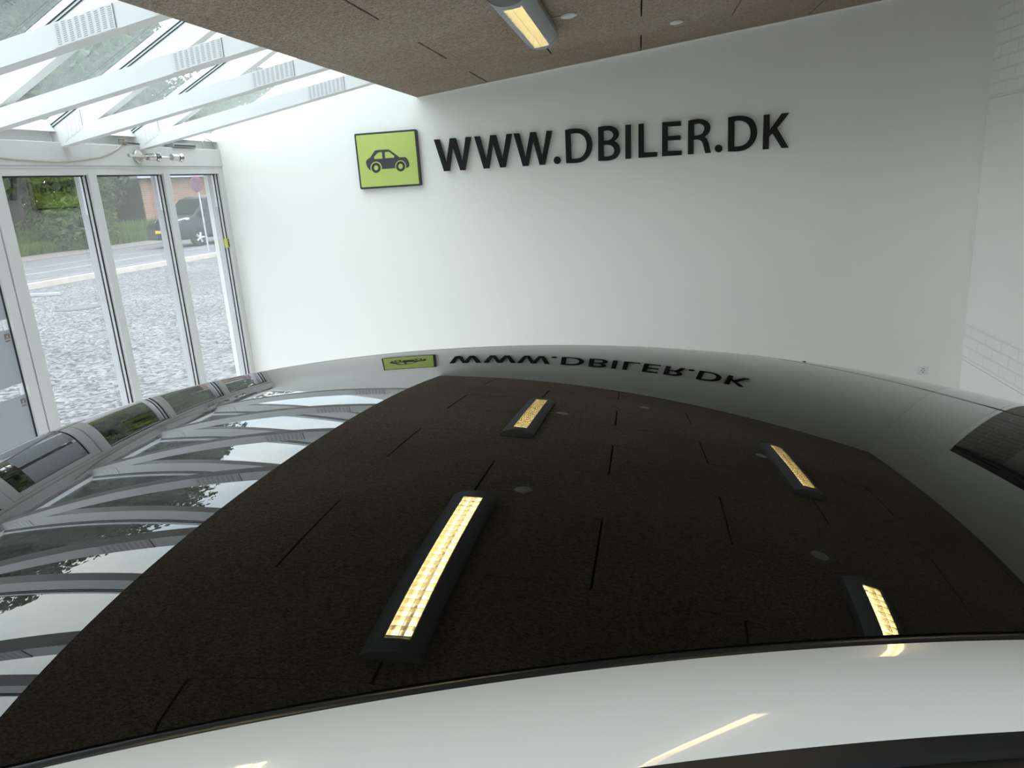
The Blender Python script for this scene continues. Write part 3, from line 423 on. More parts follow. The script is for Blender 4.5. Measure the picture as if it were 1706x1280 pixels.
# wood wool ceiling slabs with open cross joints
mb = MB()
sl = math.atan(.10831); cs_ = math.cos(sl)
RM = Matrix.Translation((0, 0, H + .8353)) @ Matrix.Rotation(-sl, 4, 'Y')
ys = [6.0] + [5.32 - .616 * k for k in range(0, 12)]
for r in range(len(ys) - 1):
    x0j = -1.128 if r % 2 == 0 else -.561
    js = [x for x in [x0j + 1.1555 * k for k in range(-3, 5)] if CX + .02 < x < X_R - .02]
    es = [CX] + js + [X_R]
    for a, b in zip(es[:-1], es[1:]):
        mb.box((a + .005) / cs_, (b - .005) / cs_, ys[r + 1] + .0012, ys[r] - .0012, 0, .025, 0, RM)
mb.box(CX / cs_ + .002, X_R / cs_, YR, 6, .0255, .06, 1, RM)
tag(mb.build('ceiling', [M['wool'], M['back']]), kind='structure')
# white batten that edges the slabs along the sign wall, and closed roof above the ceiling
mb = MB(); mb.box(CX / cs_, X_R / cs_, 5.982, 6.0, -.006, .0, 0, RM)
tag(mb.build('trim_2', M['wall']), kind='structure')
mb = MB(); mb.prism([(-.62, ztop(-.62) + .05), (2.9, 3.40), (2.9, 3.55), (-.62, ztop(-.62) + .2)], 'y', YR - .2, 6.22)
mb.box(-.64, -.60, YR - .2, 6.2, zc(-.6) + .07, ztop(-.62) + .1)
tag(mb.build('roof', M['back']), kind='structure')

# ------------------------------------------------------------------ glazed front
GX = -3.505
mb = MB(); mb.bbox(-3.58, X_F, YR, 6.0, H + .2417, H + .379, .004)
tag(mb.build('beam_front', M['frame']), kind='structure')
mb = MB(); mb.bbox(-3.57, -3.450, YR, 6.0, H + .1853, H + .2405, .003); mb.bbox(-3.56, -3.446, YR, 6, H + .226, H + .2412, .002)
tag(mb.build('trim_3', M['frame']), kind='structure')
mb = MB(); mb.bbox(-3.60, -3.446, YR, 6.0, -.1, .09, .004)
tag(mb.build('trim_4', M['frame']), kind='structure')
ZT = H + .1853
# upright posts (inner face, y0, y1)
posts = [(5.931, 5.999), (5.173, 5.25), (4.39, 4.462), (3.628, 3.713)]
y = 2.80
while y > YR + .1:
    posts.append((y, y + .075)); y -= .76
for k, (a, b) in enumerate(posts):
    mb = MB(); mb.bbox(-3.475, -3.445, a, b, .088, ZT + .012, .003); mb.bbox(-3.56, -3.470, a + .006, b - .006, .088, ZT, .002)
    tag(mb.build('trim_%d' % (k + 5), M['frame']), kind='structure')
def window(n, y0, y1, z0=.09, z1=ZT, frame_l=True):
    mb = MB(); mb.box(GX - .012, GX + .012, y0 + .004, y1 - .004, z0 + .004, z1 - .004)
    w = tag(mb.build('window_%d' % n, M['glass']), kind='structure')
    g = MB()
    # glazing beads with black gaskets on both sides, top and bottom
    for s, yy in ((1, y0), (-1, y1)):
        a = sorted((yy, yy + s * .016))
        g.box(GX + .012, GX + .0175, a[0], a[1], z0, z1, 0)
        a = sorted((yy, yy + s * .012)); g.bbox(GX + .0175, GX + .036, a[0], a[1], z0, z1, .002, 1)
        a = sorted((yy, yy + s * .010)); g.box(GX + .036, GX + .040, a[0], a[1], z0, z1, 0)
        pass
    g.box(GX + .012, GX + .03, y0, y1, z1 - .008, z1, 0); g.box(GX + .012, GX + .03, y0, y1, z0, z0 + .012, 1)
    g.build('glazing_bead', [M['gasket'], M['frame']], w)
    return w
window(1, 5.25, 5.931); window(2, 4.462, 5.173); window(3, 3.713, 4.39)
# door with frosted film, left of the wide double post
DX = -3.462
d = MB()
for a, b, z0, z1 in ((3.55, 3.620, .1, ZT - .004), (2.880, 2.950, .1, ZT - .004)):
    d.bbox(DX - .05, DX + .012, a, b, z0, z1, .003)
d.bbox(DX - .05, DX + .012, 2.95, 3.55, ZT - .075, ZT - .004, .003); d.bbox(DX - .05, DX + .012, 2.95, 3.55, .1, .2, .003)
door = tag(d.build('door_1', M['frame']), kind='structure')
mb = MB(); mb.box(DX - .032, DX - .012, 2.945, 3.555, .195, ZT - .07); mb.build('door_pane', M['glass'], door)
gk = MB(); gk.box(DX - .012, DX - .004, 3.543, 3.552, .2, ZT - .08); gk.box(DX - .03, DX - .008, 3.6205, 3.6275, .1, ZT); gk.build('door_gasket', M['gasket'], door)
for k, zm in enumerate((-1.35, -.975, -.607, -.24)):
    f = MB(); f.box(DX - .0115, DX - .0085, 3.095, 3.541, H + zm + .030, H + zm + .339)
    fo = f.build('frosted_film', M['film'], door)
    q = MB()
    zt = H + zm + .318; y1 = 3.532
    q.box(DX - .0085, DX - .0078, y1 - .034, y1 - .028, zt - .030, zt, 0); q.box(DX - .0085, DX - .0078, y1 - .006, y1, zt - .030, zt, 0)
    q.box(DX - .0085, DX - .0078, y1 - .034, y1, zt - .005, zt, 0)
    for j in range(10):
        a0, a1 = j * 2 * PI / 10, (j + 1) * 2 * PI / 10
        q.prism([(y1 - .017 + math.cos(a) * r, zt - .017 + math.sin(a) * r) for a, r in ((a0, .011), (a1, .011), (a1, .0075), (a0, .0075))], 'x', DX - .0085, DX - .0078)
    q.box(DX - .0085, DX - .0078, y1 - .034, y1 - .002, zt - .044, zt - .037, 0)
    q.build('printed_mark', M['ink'], fo)
n = 4
for a, b in zip(posts[4:], posts[5:] + [(YR, YR)]):
    if a[0] - b[1] > .2: window(n, b[1], a[0]); n += 1
# ------------------------------------------------------------------ roof trusses under the skylight
TW = .075
YT = [5.02 - .745 * k for k in range(0, 15)]
def truss_mesh(t, Y):
    y0, y1 = Y - TW, Y
    b = MB()
    xa, xb = -3.475, -1.45
    b.prism([(xa, zbot(xa)), (xb, zbot(xb)), (xb, zbot(xb) + .088), (-3.24, zbot(-3.24) + .088), (xa, zbot(xa) + .02)], 'y', y0, y1)
    b.build('tie_beam', M['truss'], t)
    r = MB(); xa, xb = -3.50, -.62
    r.prism([(xa, zund(xa)), (xb, zund(xb)), (xb, ztop(xb)), (xa, ztop(xa))], 'y', y0 + .004, y1 - .004)
    r.build('rafter', M['truss'], t)
    # perforated nail plate near the ceiling edge
    p = MB(); x0, x1 = -2.155, -1.885
    p.prism([(x0, zbot(x0) + .003), (x1, zbot(x1) + .003), (x1, zbot(x1) + .086), (x0, zbot(x0) + .086)], 'y', y0 - .0025, y0, 0)
    for c in range(9):
        for k in range(11):
            xx = x0 + .018 + c * .0285; zz = zbot(xx) + .009 + k * .0068 + (.0034 if c % 2 else 0)
            p.add([(xx, y0 - .0029, zz), (xx + .016, y0 - .0029, zz + .0027), (xx + .016, y0 - .0029, zz + .0048), (xx, y0 - .0029, zz + .0021)], [(0, 1, 2, 3)], 1)
    p.box(x1 - .0025, x1, y0 - .0032, y0, zbot(x1) + .003, zbot(x1) + .086, 1)
    p.build('nail_plate', [M['plate'], M['slot']], t)
    p = MB(); x0, x1 = -3.40, -3.27
    p.prism([(x0, zund(x0) + .01), (x1, zund(x1) + .01), (x1, ztop(x1) - .006), (x0, ztop(x0) - .006)], 'y', y0 - .0015, y0 + .004, 0)
    for c in range(4):
        xx = x0 + .014 + c * .03
        p.prism([(xx, zund(xx) + .018), (xx + .012, zund(xx + .012) + .018), (xx + .012, ztop(xx + .012) - .014), (xx, ztop(xx) - .014)], 'y', y0 - .003, y0 - .0014, 0)
    p.build('heel_plate', M['truss'], t)
ordn = ['nearest the sign wall', 'second from the sign wall', 'third from the sign wall', 'fourth from the sign wall', 'fifth from the sign wall',
        'sixth from the sign wall', 'seventh from the sign wall', 'eighth from the sign wall']
t0 = thing('roof_truss', (X_F, YT[0], H + .37), 'white timber roof truss with nail plates under the skylight, ' + ordn[0], 'roof truss', 'roof trusses under the skylight')
truss_mesh(t0, YT[0])
for k, Y in enumerate(YT[1:8]):
    c = copy_tree(t0); c.location.y = Y; c['label'] = 'white timber roof truss with nail plates under the skylight, ' + ordn[k + 1]
YT = YT[:8]
# skylight panes with glazing bars on the rafters
zg = .045
edges = [6.0] + YT + [YR]
for k in range(len(edges) - 1):
    y1, y0 = edges[k] - (.0 if k == 0 else TW / 2), edges[k + 1] - (TW / 2 if edges[k + 1] > YR + .01 else 0)
    mb = MB(); xa, xb = -3.62, -.62
    mb.prism([(xa, ztop(xa) + zg), (xb, ztop(xb) + zg), (xb, ztop(xb) + zg + .02), (xa, ztop(xa) + zg + .02)], 'y', y0 + .012, y1 - .012)
    w = tag(mb.build('window_%d' % (k + 20), M['skyglass']), kind='structure')
    if k == 0: continue
    yc = edges[k] - TW / 2
    b = MB()
    def strip(za, zb, ya, yb, mi): b.prism([(xa, ztop(xa) + za), (xb, ztop(xb) + za), (xb, ztop(xb) + zb), (xa, ztop(xa) + zb)], 'y', ya, yb, mi)
    strip(.002, zg + .03, yc - .030, yc + .030, 0)
    strip(.012, .017, yc - .034, yc + .034, 1); strip(.028, .033, yc - .036, yc + .036, 1); strip(.017, .028, yc - .033, yc + .033, 0)
    strip(.033, .045, yc - .038, yc + .038, 0)
    b.build('glazing_bar', [M['alu'], M['gasket']], w)
mb = MB(); mb.box(-3.62, -3.58, YR, 6, H + .36, ztop(-3.6) + .05)
tag(mb.build('trim_60', M['truss']), kind='structure')
# unseen eaves overhang, added to shade the wall beside the windows
mb = MB(); mb.bbox(-4.02, -3.60, YR, 6.22, H + .345, H + .37, .004); mb.bbox(-4.05, -4.02, YR, 6.22, H + .26, H + .40, .004)
tag(mb.build('trim_80', M['truss']), kind='structure')
# boards between the truss heels on top of the beam
for k in range(len(YT) + 0):
    a = YT[k]; b_ = (6.0 if k == 0 else YT[k - 1] - TW)
    mb = MB(); mb.bbox(-3.53, -3.50, a, b_, H + .372, H + .508, .002)
    mb.prism([(-3.50, H + .508), (-3.455, H + .44), (-3.50, H + .44)], 'y', a, b_)
    tag(mb.build('trim_%d' % (61 + k), M['truss']), kind='structure')

# ------------------------------------------------------------------ sign on the far wall
Yf = 5.964
names = [('W', 'black letter W nearest the green car plate'), ('W', 'black letter W in the middle of the three Ws'), ('W', 'black letter W just left of the first dot'),
         ('dot', 'black round dot between the letters W and D'), ('D', 'black letter D just right of the first dot'), ('B', 'black letter B in the wall lettering'),
         ('I', 'black letter I in the wall lettering'), ('L', 'black letter L in the wall lettering'), ('E', 'black letter E in the wall lettering'),
         ('R', 'black letter R in the wall lettering'), ('dot', 'black round dot between the letters R and D'), ('D', 'black letter D just right of the second dot'),
         ('K', 'black letter K at the end of the wall lettering')]
for (ch, polys), (nm, lab) in zip(DATA['L'], names):
    o = outline_solid('sign_dot' if nm == 'dot' else 'sign_letter', polys, Yf, .022, M['letter'])
    pins = MB()
    xs = [p[0] for p in polys[0]]; zs = [p[1] for p in polys[0]]
    tag(o, lab, 'letter', 'letters of the wall sign')
    # stand-off pins at real places on the outline
    for q in ([polys[0][0], polys[0][len(polys[0]) // 2]] if nm != 'dot' else [((min(xs) + max(xs)) / 2, (min(zs) + max(zs)) / 2)]):
        cx_, cz_ = q[0] * .9 + .1 * sum(xs) / len(xs), q[1] * .9 + .1 * sum(zs) / len(zs)
        pins = MB(); pins.cyl((cx_, Yf + .02, H + cz_), (cx_, Y_W, H + cz_), .004, n=8)
        pins.build('stand_off_pin', M['chrome'], o)
PL, PR, PT, PB = -2.242, -1.726, .4165, -.0143
sg = thing('car_sign', ((PL + PR) / 2, Y_W, H + PB), 'lime green square sign with a black car emblem on the white wall', 'sign')
def rrect(x0, x1, z0, z1, r, n=5):
    out = []
    for cx_, cz_, a in ((x1 - r, z1 - r, 0), (x0 + r, z1 - r, 90), (x0 + r, z0 + r, 180), (x1 - r, z0 + r, 270)):
        out += [(cx_ + r * math.cos(math.radians(a + 90 * k / n)), cz_ + r * math.sin(math.radians(a + 90 * k / n))) for k in range(n + 1)]
    return out
outline_solid('border_tray', [rrect(PL, PR, PB, PT, .012)], Yf, .036, M['signblack'], sg)
outline_solid('green_face', [rrect(PL + .0145, PR - .0145, PB + .0145, PT - .0145, .006)], Yf - .003, .006, M['green'], sg, .0006)
em = outline_solid('car_body_emblem', DATA['E'][0], Yf - .0048, .003, M['emblem'], sg, .0003)
for k in (1, 2): outline_solid('car_wheel_emblem', DATA['E'][k], Yf - .0048, .003, M['signblack'], sg, .0003)

# socket low on the sign wall
so = thing('wall_socket', (2.142, Y_W, .175), 'small white wall socket low on the sign wall', 'socket')
mb = MB(); mb.bbox(2.104, 2.180, Y_W - .011, Y_W, .176, .243, .004); mb.build('cover_plate', M['socket'], so)
mb = MB(); mb.cyl((2.142, Y_W - .0105, .2095), (2.142, Y_W - .0135, .2095), .024, n=24); mb.build('socket_insert', M['socket'], so)
mb = MB()
for dx, dz in ((-.010, .003), (.010, .003), (0, -.011)): mb.cyl((2.142 + dx, Y_W - .0130, .2095 + dz), (2.142 + dx, Y_W - .0142, .2095 + dz), .0042, n=10)
mb.box(2.132, 2.152, Y_W - .0142, Y_W - .0130, .226, .230); mb.build('contact_hole', M['hole'], so)

# ------------------------------------------------------------------ ceiling lamps
def lamp(xc, yc, label, first=None):
    loc = Vector((xc, yc, zc(xc)))
    if first is not None:
        c = copy_tree(first); c.location = loc; c['label'] = label; return c
    t = thing('ceiling_lamp', loc, label, 'ceiling lamp', 'lamps on the wood wool ceiling')
    R = Matrix.Translation(loc) @ Matrix.Rotation(-math.atan(.10831), 4, 'Y')
    L2, W2, D = .585, .095, .086
    arc = lambda x: -D * math.sqrt(max(0, 1 - (x / W2) ** 2 * .80)) - .0
    def wing(s):
        xs = [s * (.0425 + (W2 - .0425) * k / 8) for k in range(9)]
        outer = [(x, arc(x)) for x in xs] + [(s * W2, -.004)]
        inner = [(s * (W2 - .004), -.004)] + [(x - s * .003, arc(x) + .004) for x in xs[::-1]]
        return outer + inner
    h = MB()
    for s in (1, -1): h.prism(wing(s), 'y', -L2, L2, 0, R)
    h.box(-W2 + .004, W2 - .004, -L2, L2, -.012, -.002, 0, R)
    for s in (1, -1): h.prism([(s * .0425, arc(.0425)), (s * .046, arc(.0425)), (s * .046, -.01), (s * .0425, -.01)], 'y', -L2 + .06, L2 - .06, 0, R)
    autosmooth(h.build('housing', M['lampgrey'], t), 30)
    for s in (1, -1):
        e = MB(); xs = [-W2 + 2 * W2 * k / 24 for k in range(25)]
        e.prism([(x * .995, arc(x) - .002) for x in xs] + [(W2 * .99, -.002), (-W2 * .99, -.002)], 'y', s * (L2 - .062), s * L2, 0, R)
        autosmooth(e.build('end_cap', M['lampgrey'], t), 30)
    tr = MB(); tr.prism([(-.042, -.072), (-.036, -.026), (-.015, -.016), (.015, -.016), (.036, -.026), (.042, -.072), (.040, -.072), (.034, -.024), (.014, -.0145), (-.014, -.0145), (-.034, -.024), (-.040, -.072)], 'y', -.525, .525, 0, R)
    tr.build('reflector', M['louvre'], t)
    for s in (1, -1):
        tb = MB(); tb.cyl(R @ Vector((s *   .0185, -.52, -.040)), R @ Vector((s * .0185, .52, -.040)), .0085, n=14); tb.build('tube', M['tube'], t, True)
    lv = MB()
    for k in range(22):
        yy = -.51 + 1.02 * k / 21
        lv.prism([(yy - .0035, -.055), (yy + .0035, -.055), (yy + .0008, arc(0) + .001), (yy - .0008, arc(0) + .001)], 'x', -.0415, .0415, 0, R)
    lv.prism([(-.0012, -.055), (.0012, -.055), (.0008, arc(0) + .001), (-.0008, arc(0) + .001)], 'y', -.51, .51, 0, R)
    lv.build('louvre', M['louvre'], t)
    return t
XA, XB = -.5335, 1.155
lampA = lamp(XA, 3.955, 'silver lit louvre lamp on the ceiling, the only one seen directly, right of the skylight')
lamp(XA, 1.69, 'silver louvre lamp reflected largest in the black roof, in line with the directly seen lamp', lampA)
lamp(XB, 3.87, 'silver lamp on the right half of the ceiling, nearer the sign wall', lampA)
lamp(XB, 1.585, 'silver lamp mirrored lowest right in the black roof, cut off by the white rail', lampA)
lamp(XA, -.6, 'silver louvre lamp on the ceiling above the camera, left row, out of the picture', lampA)
lamp(XB, -.7, 'silver louvre lamp on the ceiling above the camera, right row, out of the picture', lampA)
def rosette(x, y, label, lampx):
    t = thing('ceiling_rosette', (x, y, zc(x)), label, 'ceiling rosette', 'round cover plates on the ceiling')
    R = Matrix.Translation((x, y, zc(x))) @ Matrix.Rotation(-math.atan(.10831), 4, 'Y')
    o = MB(); o.lathe([(.040, 0), (.043, -.004), (.041, -.011), (.030, -.015), (.002, -.016)], R @ Vector((0, 0, 0)), R.to_3x3() @ Vector((0, 0, 1)), 28)
    autosmooth(o.build('cover', M['rosette'], t))
    if lampx is not None:
        c = MB(); s = 1 if lampx > x else -1
        c.tube([(x + s * .038, y + .0, zc(x + s * .038) - .006), (x + s * .05, y - .004, zc(x + s * .05) - .004), (lampx - s * .09, y - .022, zc(lampx - s * .09) - .005)], .0035, 6)
        c.build('lead', M['cord'], t)
rosette(-.347, 4.222, 'pale round ceiling rosette wired to the lamp right of the skylight', XA)
rosette(.243, 5.09, 'pale round ceiling rosette without a lamp, near the sign wall', None)
rosette(-.348, 2.45, 'pale round ceiling rosette beside the lamp reflected largest in the car roof', XA)
rosette(1.02, 4.09, 'round ceiling rosette next to the right hand lamp near the sign wall', XB)
rosette(1.02, 2.376, 'round ceiling rosette beside the lamp nearest the camera at the right', XB)

# ------------------------------------------------------------------ small things on the front beam
XB_ = X_F + .006
cb = MB()
cp = [(3.30, .352), (3.43, .318), (3.55, .288), (3.66, .284), (3.78, .277), (3.86, .272), (3.99, .268), (4.12, .262), (4.28, .270), (4.42, .286), (4.52, .296), (4.62, .323), (4.70, .350), (4.77, .392)]
cb.tube([(XB_, a, H + b) for a, b in cp], .0042, 6)
c = thing('loose_cable', (X_F, 4.77, H + .379), 'thin loose cable sagging along the white beam above the windows', 'cable')
cb.build('cable', M['cord'], c)
kb = MB(); kb.bbox(-3.455, -3.425, 4.745, 4.81, H + .381, H + .407, .008); kb.bbox(-3.46, -3.43, 4.755, 4.79, H + .400, H + .425, .008); kb.build('taped_knot', simple('brown_tape', (.23, .2, .16), .7), c)
cb = MB(); cb.tube([(-3.44, 4.80, H + .395), (-3.44, 4.92, H + .391), (-3.445, 5.04, H + .386), (-3.45, 5.13, H + .384)], .005, 6)
cb.build('dark_lead', M['gasket'], c)
cb = MB(); cb.tube([(-3.45, 5.76, H + .38), (-3.45, 5.765, H + .43), (-3.45, 5.83, H + .458), (-3.45, 5.91, H + .44), (-3.45, 5.965, H + .38)], .004, 6)
c = cb.build('cable_loop', M['cord']); tag(c, 'small loop of thin cable on top of the beam beside the sign wall', 'cable')
vb = MB(); vb.bbox(-3.50, -3.425, 5.33, 5.625, H + .381, H + .410, .003); vb.bbox(-3.4262, -3.424, 5.34, 5.615, H + .386, H + .398, .001, 1)
tag(vb.build('ventilation_strip', [simple('grey_metal_strip', (.36, .38, .38), .4, metal=.4), M['hole']]), 'flat grey metal strip lying on the beam by the corner', 'metal strip')
sp = thing('spotlight_bar', (X_F, 4.90, H + .302), 'brushed steel double spotlight on the white beam above the windows', 'spotlight')
zs = H + .302
mb = MB(); mb.lathe([(.044, 0), (.044, .016), (.040, .020), (.002, .021)], (X_F, 4.895, zs + .004), (1, 0, 0), 28); autosmooth(mb.build('base_plate', M['chrome'], sp))
mb = MB(); mb.cyl((X_F + .02, 4.895, zs), (X_F + .075, 4.895, zs - .004), .010); mb.tube([(X_F + .075, 4.72, zs + .004), (X_F + .075, 4.80, zs + .002), (X_F + .075, 4.95, zs - .002), (X_F + .075, 5.19, zs - .004)], .0075, 10); mb.cyl((X_F + .075, 4.705, zs + .004), (X_F + .075, 4.722, zs + .004), .011)
autosmooth(mb.build('arm', M['chrome'], sp))
for ya in (4.90, 5.175):
    hd = MB(); ax = Vector((.18, 1, -.03))
    hd.lathe([(.004, 0), (.024, .003), (.024, .062)], (X_F + .078, ya, zs - .003), ax, 20)
    h_ = autosmooth(hd.build('spot_head', M['chrome'], sp))
    rg = MB(); p = Vector((X_F + .078, ya, zs - .003)) + ax.normalized() * .062
    rg.lathe([(.022, 0), (.022, .013)], p, ax, 20); rg.build('black_ring', M['gasket'], h_)
    fl = MB(); p += ax.normalized() * .013; fl.lathe([(.018, 0), (.030, .018), (.031, .024), (.024, .022), (.002, .012)], p, ax, 20); autosmooth(fl.build('flared_lens_rim', M['chrome'], h_))
tg = thing('lock_tag', (-3.44, 5.895, H - .375), 'small yellow and black tag on the corner window frame', 'tag')
mb = MB(); mb.bbox(-3.482, -3.452, 5.900, 5.9315, H - .420, H - .344, .002); mb.build('tag_plate', M['yellow'], tg)
mb = MB()
for k, zz in enumerate((-.352, -.371, -.388, -.402)): mb.box(-3.4530, -3.4508, 5.902 + .004 * (k % 2), 5.928, H + zz - .010, H + zz)
mb.build('black_print', M['gasket'], tg)
# ------------------------------------------------------------------ the white car with the black glass roof
YAW = math.radians(17.6); CA, SA = math.cos(YAW), math.sin(YAW)
def uv(u, v): return u * CA - v * SA, u * SA + v * CA
RC = DATA['R']
def roof_z(u, v):
    a = (u - .15) / .9; b = (v - .95) / .7
    return H + sum(c * a ** i * b ** j for c, (i, j) in RC)
VN, VF, VM = .503, 1.557, 1.03
def roll(v): return 8.0 * max(0, .4965 - v) ** 2 + 8.0 * max(0, v - 1.5635) ** 2
def shell(u, v): return roof_z(u, v) - roll(v)
def uL(v):
    r = .12; e = min(v - VN, VF - v)
    return -.703 + (r - math.sqrt(max(0, r * r - (r - e) ** 2)) if e < r else 0)
def uR(v):
    r = .05; e = min(v - VN, VF - v)
    return 1.148 - .80 * (math.sqrt((v - VM) ** 2 + .0064) - .08) - (r - math.sqrt(max(0, r * r - (r - e) ** 2)) if e < r else 0)
cu_, cv_ = .15, 1.03
cx0, cy0 = uv(-.2, 1.03)
car = thing('car', (cx0, cy0, 0), 'white car with a glossy black glass roof, in the foreground', 'car')
P3 = lambda u, v, z: (*uv(u, v), z)
# glass panel
nu, nv = 150, 110
vs = []; fs = []
for j in range(nv + 1):
    t = j / nv
    v = VN + .003 + (VF - VN - .006) * (t + .12 * math.sin(2 * PI * t) / (2 * PI) * -1)
    a, b = uL(v) + .003, uR(v) - .003
    for i in range(nu + 1):
        u = a + (b - a) * i / nu
        vs.append(P3(u, v, roof_z(u, v)))
for j in range(nv):
    for i in range(nu):
        k = j * (nu + 1) + i
        fs.append((k, k + 1, k + nu + 2, k + nu + 1))
# rim that turns down at the edge of the glass
loop = [i for i in range(nu + 1)] + [j * (nu + 1) + nu for j in range(1, nv + 1)] + [nv * (nu + 1) + i for i in range(nu - 1, -1, -1)] + [j * (nu + 1) for j in range(nv - 1, 0, -1)]
base = len(vs)
for k in loop: vs.append((vs[k][0], vs[k][1], vs[k][2] - .008))
for q in range(len(loop)):
    q2 = (q + 1) % len(loop)
    fs.append((loop[q], base + q, base + q2, loop[q2]))
g = mesh_obj('roof_glass', vs, fs, M['roofglass'], car, True)
g['label'] = 'glossy black panoramic roof glass'
autosmooth(g, 40)
# outline of the glass as a closed polyline
def outline(off):
    pts = []
    for i in range(400): pts.append((uL(VN) + (uR(VN) - uL(VN)) * i / 400, VN))
    for j in range(300): pts.append((uR(VN + (VF - VN) * j / 300), VN + (VF - VN) * j / 300))
    for i in range(400): pts.append((uR(VF) + (uL(VF) - uR(VF)) * i / 400, VF))
    for j in range(300): pts.append((uL(VF - (VF - VN) * j / 300), VF - (VF - VN) * j / 300))
    return pts
GL = outline(0)
def radial(poly, th):
    dx, dy = math.cos(th), math.sin(th); best = None
    for k in range(len(poly)):
        x1, y1 = poly[k][0] - cu_, poly[k][1] - cv_; x2, y2 = poly[(k + 1) % len(poly)][0] - cu_, poly[(k + 1) % len(poly)][1] - cv_
        ex, ey = x2 - x1, y2 - y1; den = dx * ey - dy * ex
        if abs(den) < 1e-12: continue
        t = (x1 * ey - y1 * ex) / den; s = (x1 * dy - y1 * dx) / den
        if t > 0 and -1e-9 <= s <= 1 + 1e-9: best = t if best is None else max(best, t)
    return cu_ + dx * best, cv_ + dy * best
def rr(u0, u1, v0, v1, r, n=10):
    out = []
    for a, b, d in ((u1 - r, v1 - r, 0), (u0 + r, v1 - r, 90), (u0 + r, v0 + r, 180), (u1 - r, v0 + r, 270)):
        out += [(a + r * math.cos(math.radians(d + 90 * k / n)), b + r * math.sin(math.radians(d + 90 * k / n))) for k in range(n + 1)]
    return out
# directions: dense, spaced by arc length so long sides get enough points
TH = []
per = GL
acc = [0]
for k in range(len(per)): acc.append(acc[-1] + math.dist(per[k], per[(k + 1) % len(per)]))
NT = 900
kk = 0
for q in range(NT):
    s = acc[-1] * q / NT
    while acc[kk + 1] < s: kk += 1
    f = (s - acc[kk]) / (acc[kk + 1] - acc[kk])
    a, b = per[kk], per[(kk + 1) % len(per)]
    TH.append(math.atan2(a[1] + (b[1] - a[1]) * f - cv_, a[0] + (b[0] - a[0]) * f - cu_))
R_G = [radial(GL, t) for t in TH]
R_O = [radial(rr(-.93, 1.42, .437, 1.623, .10), t) for t in TH]
def grow(p, d):
    r = math.hypot(p[0] - cu_, p[1] - cv_); n_ = ((p[0] - cu_) / r, (p[1] - cv_) / r)
    # push out along the local edge normal: sides move in v, ends in u
    q = R_G.index(p); a = R_G[q - 1]; b = R_G[(q + 1) % NT]; t = (b[0] - a[0], b[1] - a[1]); l = math.hypot(*t)
    m_ = (t[1] / l, -t[0] / l)
    if m_[0] * n_[0] + m_[1] * n_[1] < 0: m_ = (-m_[0], -m_[1])
    return (p[0] + m_[0] * d, p[1] + m_[1] * d)
R_S0 = [grow(p, -.004) for p in R_G]; R_S1 = [grow(p, .0055) for p in R_G]
def ring_mesh(name, rings, mats, parent, smooth=True, closed=True, sel=None):
    """rings: lists of (x,y,z) of equal length"""
    n = len(rings[0]); vs = [p for r in rings for p in r]; fs = []
    for k in range(len(rings) - 1):
        for q in range(n):
            if sel is not None and not sel(q): continue
            q2 = (q + 1) % n
            fs.append((k * n + q, k * n + q2, (k + 1) * n + q2, (k + 1) * n + q))
    if sel is not None:
        used = sorted({i for f in fs for i in f}); mp = {o: i for i, o in enumerate(used)}
        vs = [vs[i] for i in used]; fs = [tuple(mp[i] for i in f) for f in fs]
    return mesh_obj(name, vs, fs, mats, parent, smooth)
# rubber seal between glass and white frame: low rounded bead
prof = [(-.004, -.006), (-.0035, -.0022), (-.001, -.0008), (.0015, -.0006), (.004, -.0018), (.0055, -.0065)]
rings = []
for d, dz in prof:
    R = [grow(p, d) for p in R_G]; rings.append([P3(u, v, roof_z(u, v) + dz) for u, v in R])
ring_mesh('roof_seal', rings, M['seal'], car)
# white painted frame round the glass
rings = [[P3(u, v, shell(u, v) - .012) for u, v in R_S1], [P3(u, v, shell(u, v) - .0015) for u, v in R_S1]]
for s in [.02, .06, .12, .2, .3, .4, .5, .6, .7, .8, .88, .95, 1.0]:
    rings.append([P3(a[0] + (b[0] - a[0]) * s, a[1] + (b[1] - a[1]) * s, shell(a[0] + (b[0] - a[0]) * s, a[1] + (b[1] - a[1]) * s)) for a, b in zip(R_S1, R_O)])
def side_of(q):
    a = R_G[q - 1]; b = R_G[(q + 1) % NT]
    return 'side' if abs(b[0] - a[0]) > 1.1 * abs(b[1] - a[1]) else ('front' if R_G[q][0] < 0 else 'rear')
SD = [side_of(q) for q in range(NT)]
def runs(key):
    q0 = next(q for q in range(NT) if SD[q] != key); out = []; run = []
    for q in range(q0, q0 + NT + 1):
        if SD[q % NT] == key: run.append(q % NT)
        elif run: out.append(set(run)); run = []
    return out
for key, nm, mt in (('side', 'roof_rail', 'paint'), ('front', 'windshield_header', 'trimgloss'), ('rear', 'tailgate_header', 'trimgloss')):
    for st in runs(key):
        autosmooth(ring_mesh(nm, rings, M[mt], car, sel=lambda q: q in st), 50)
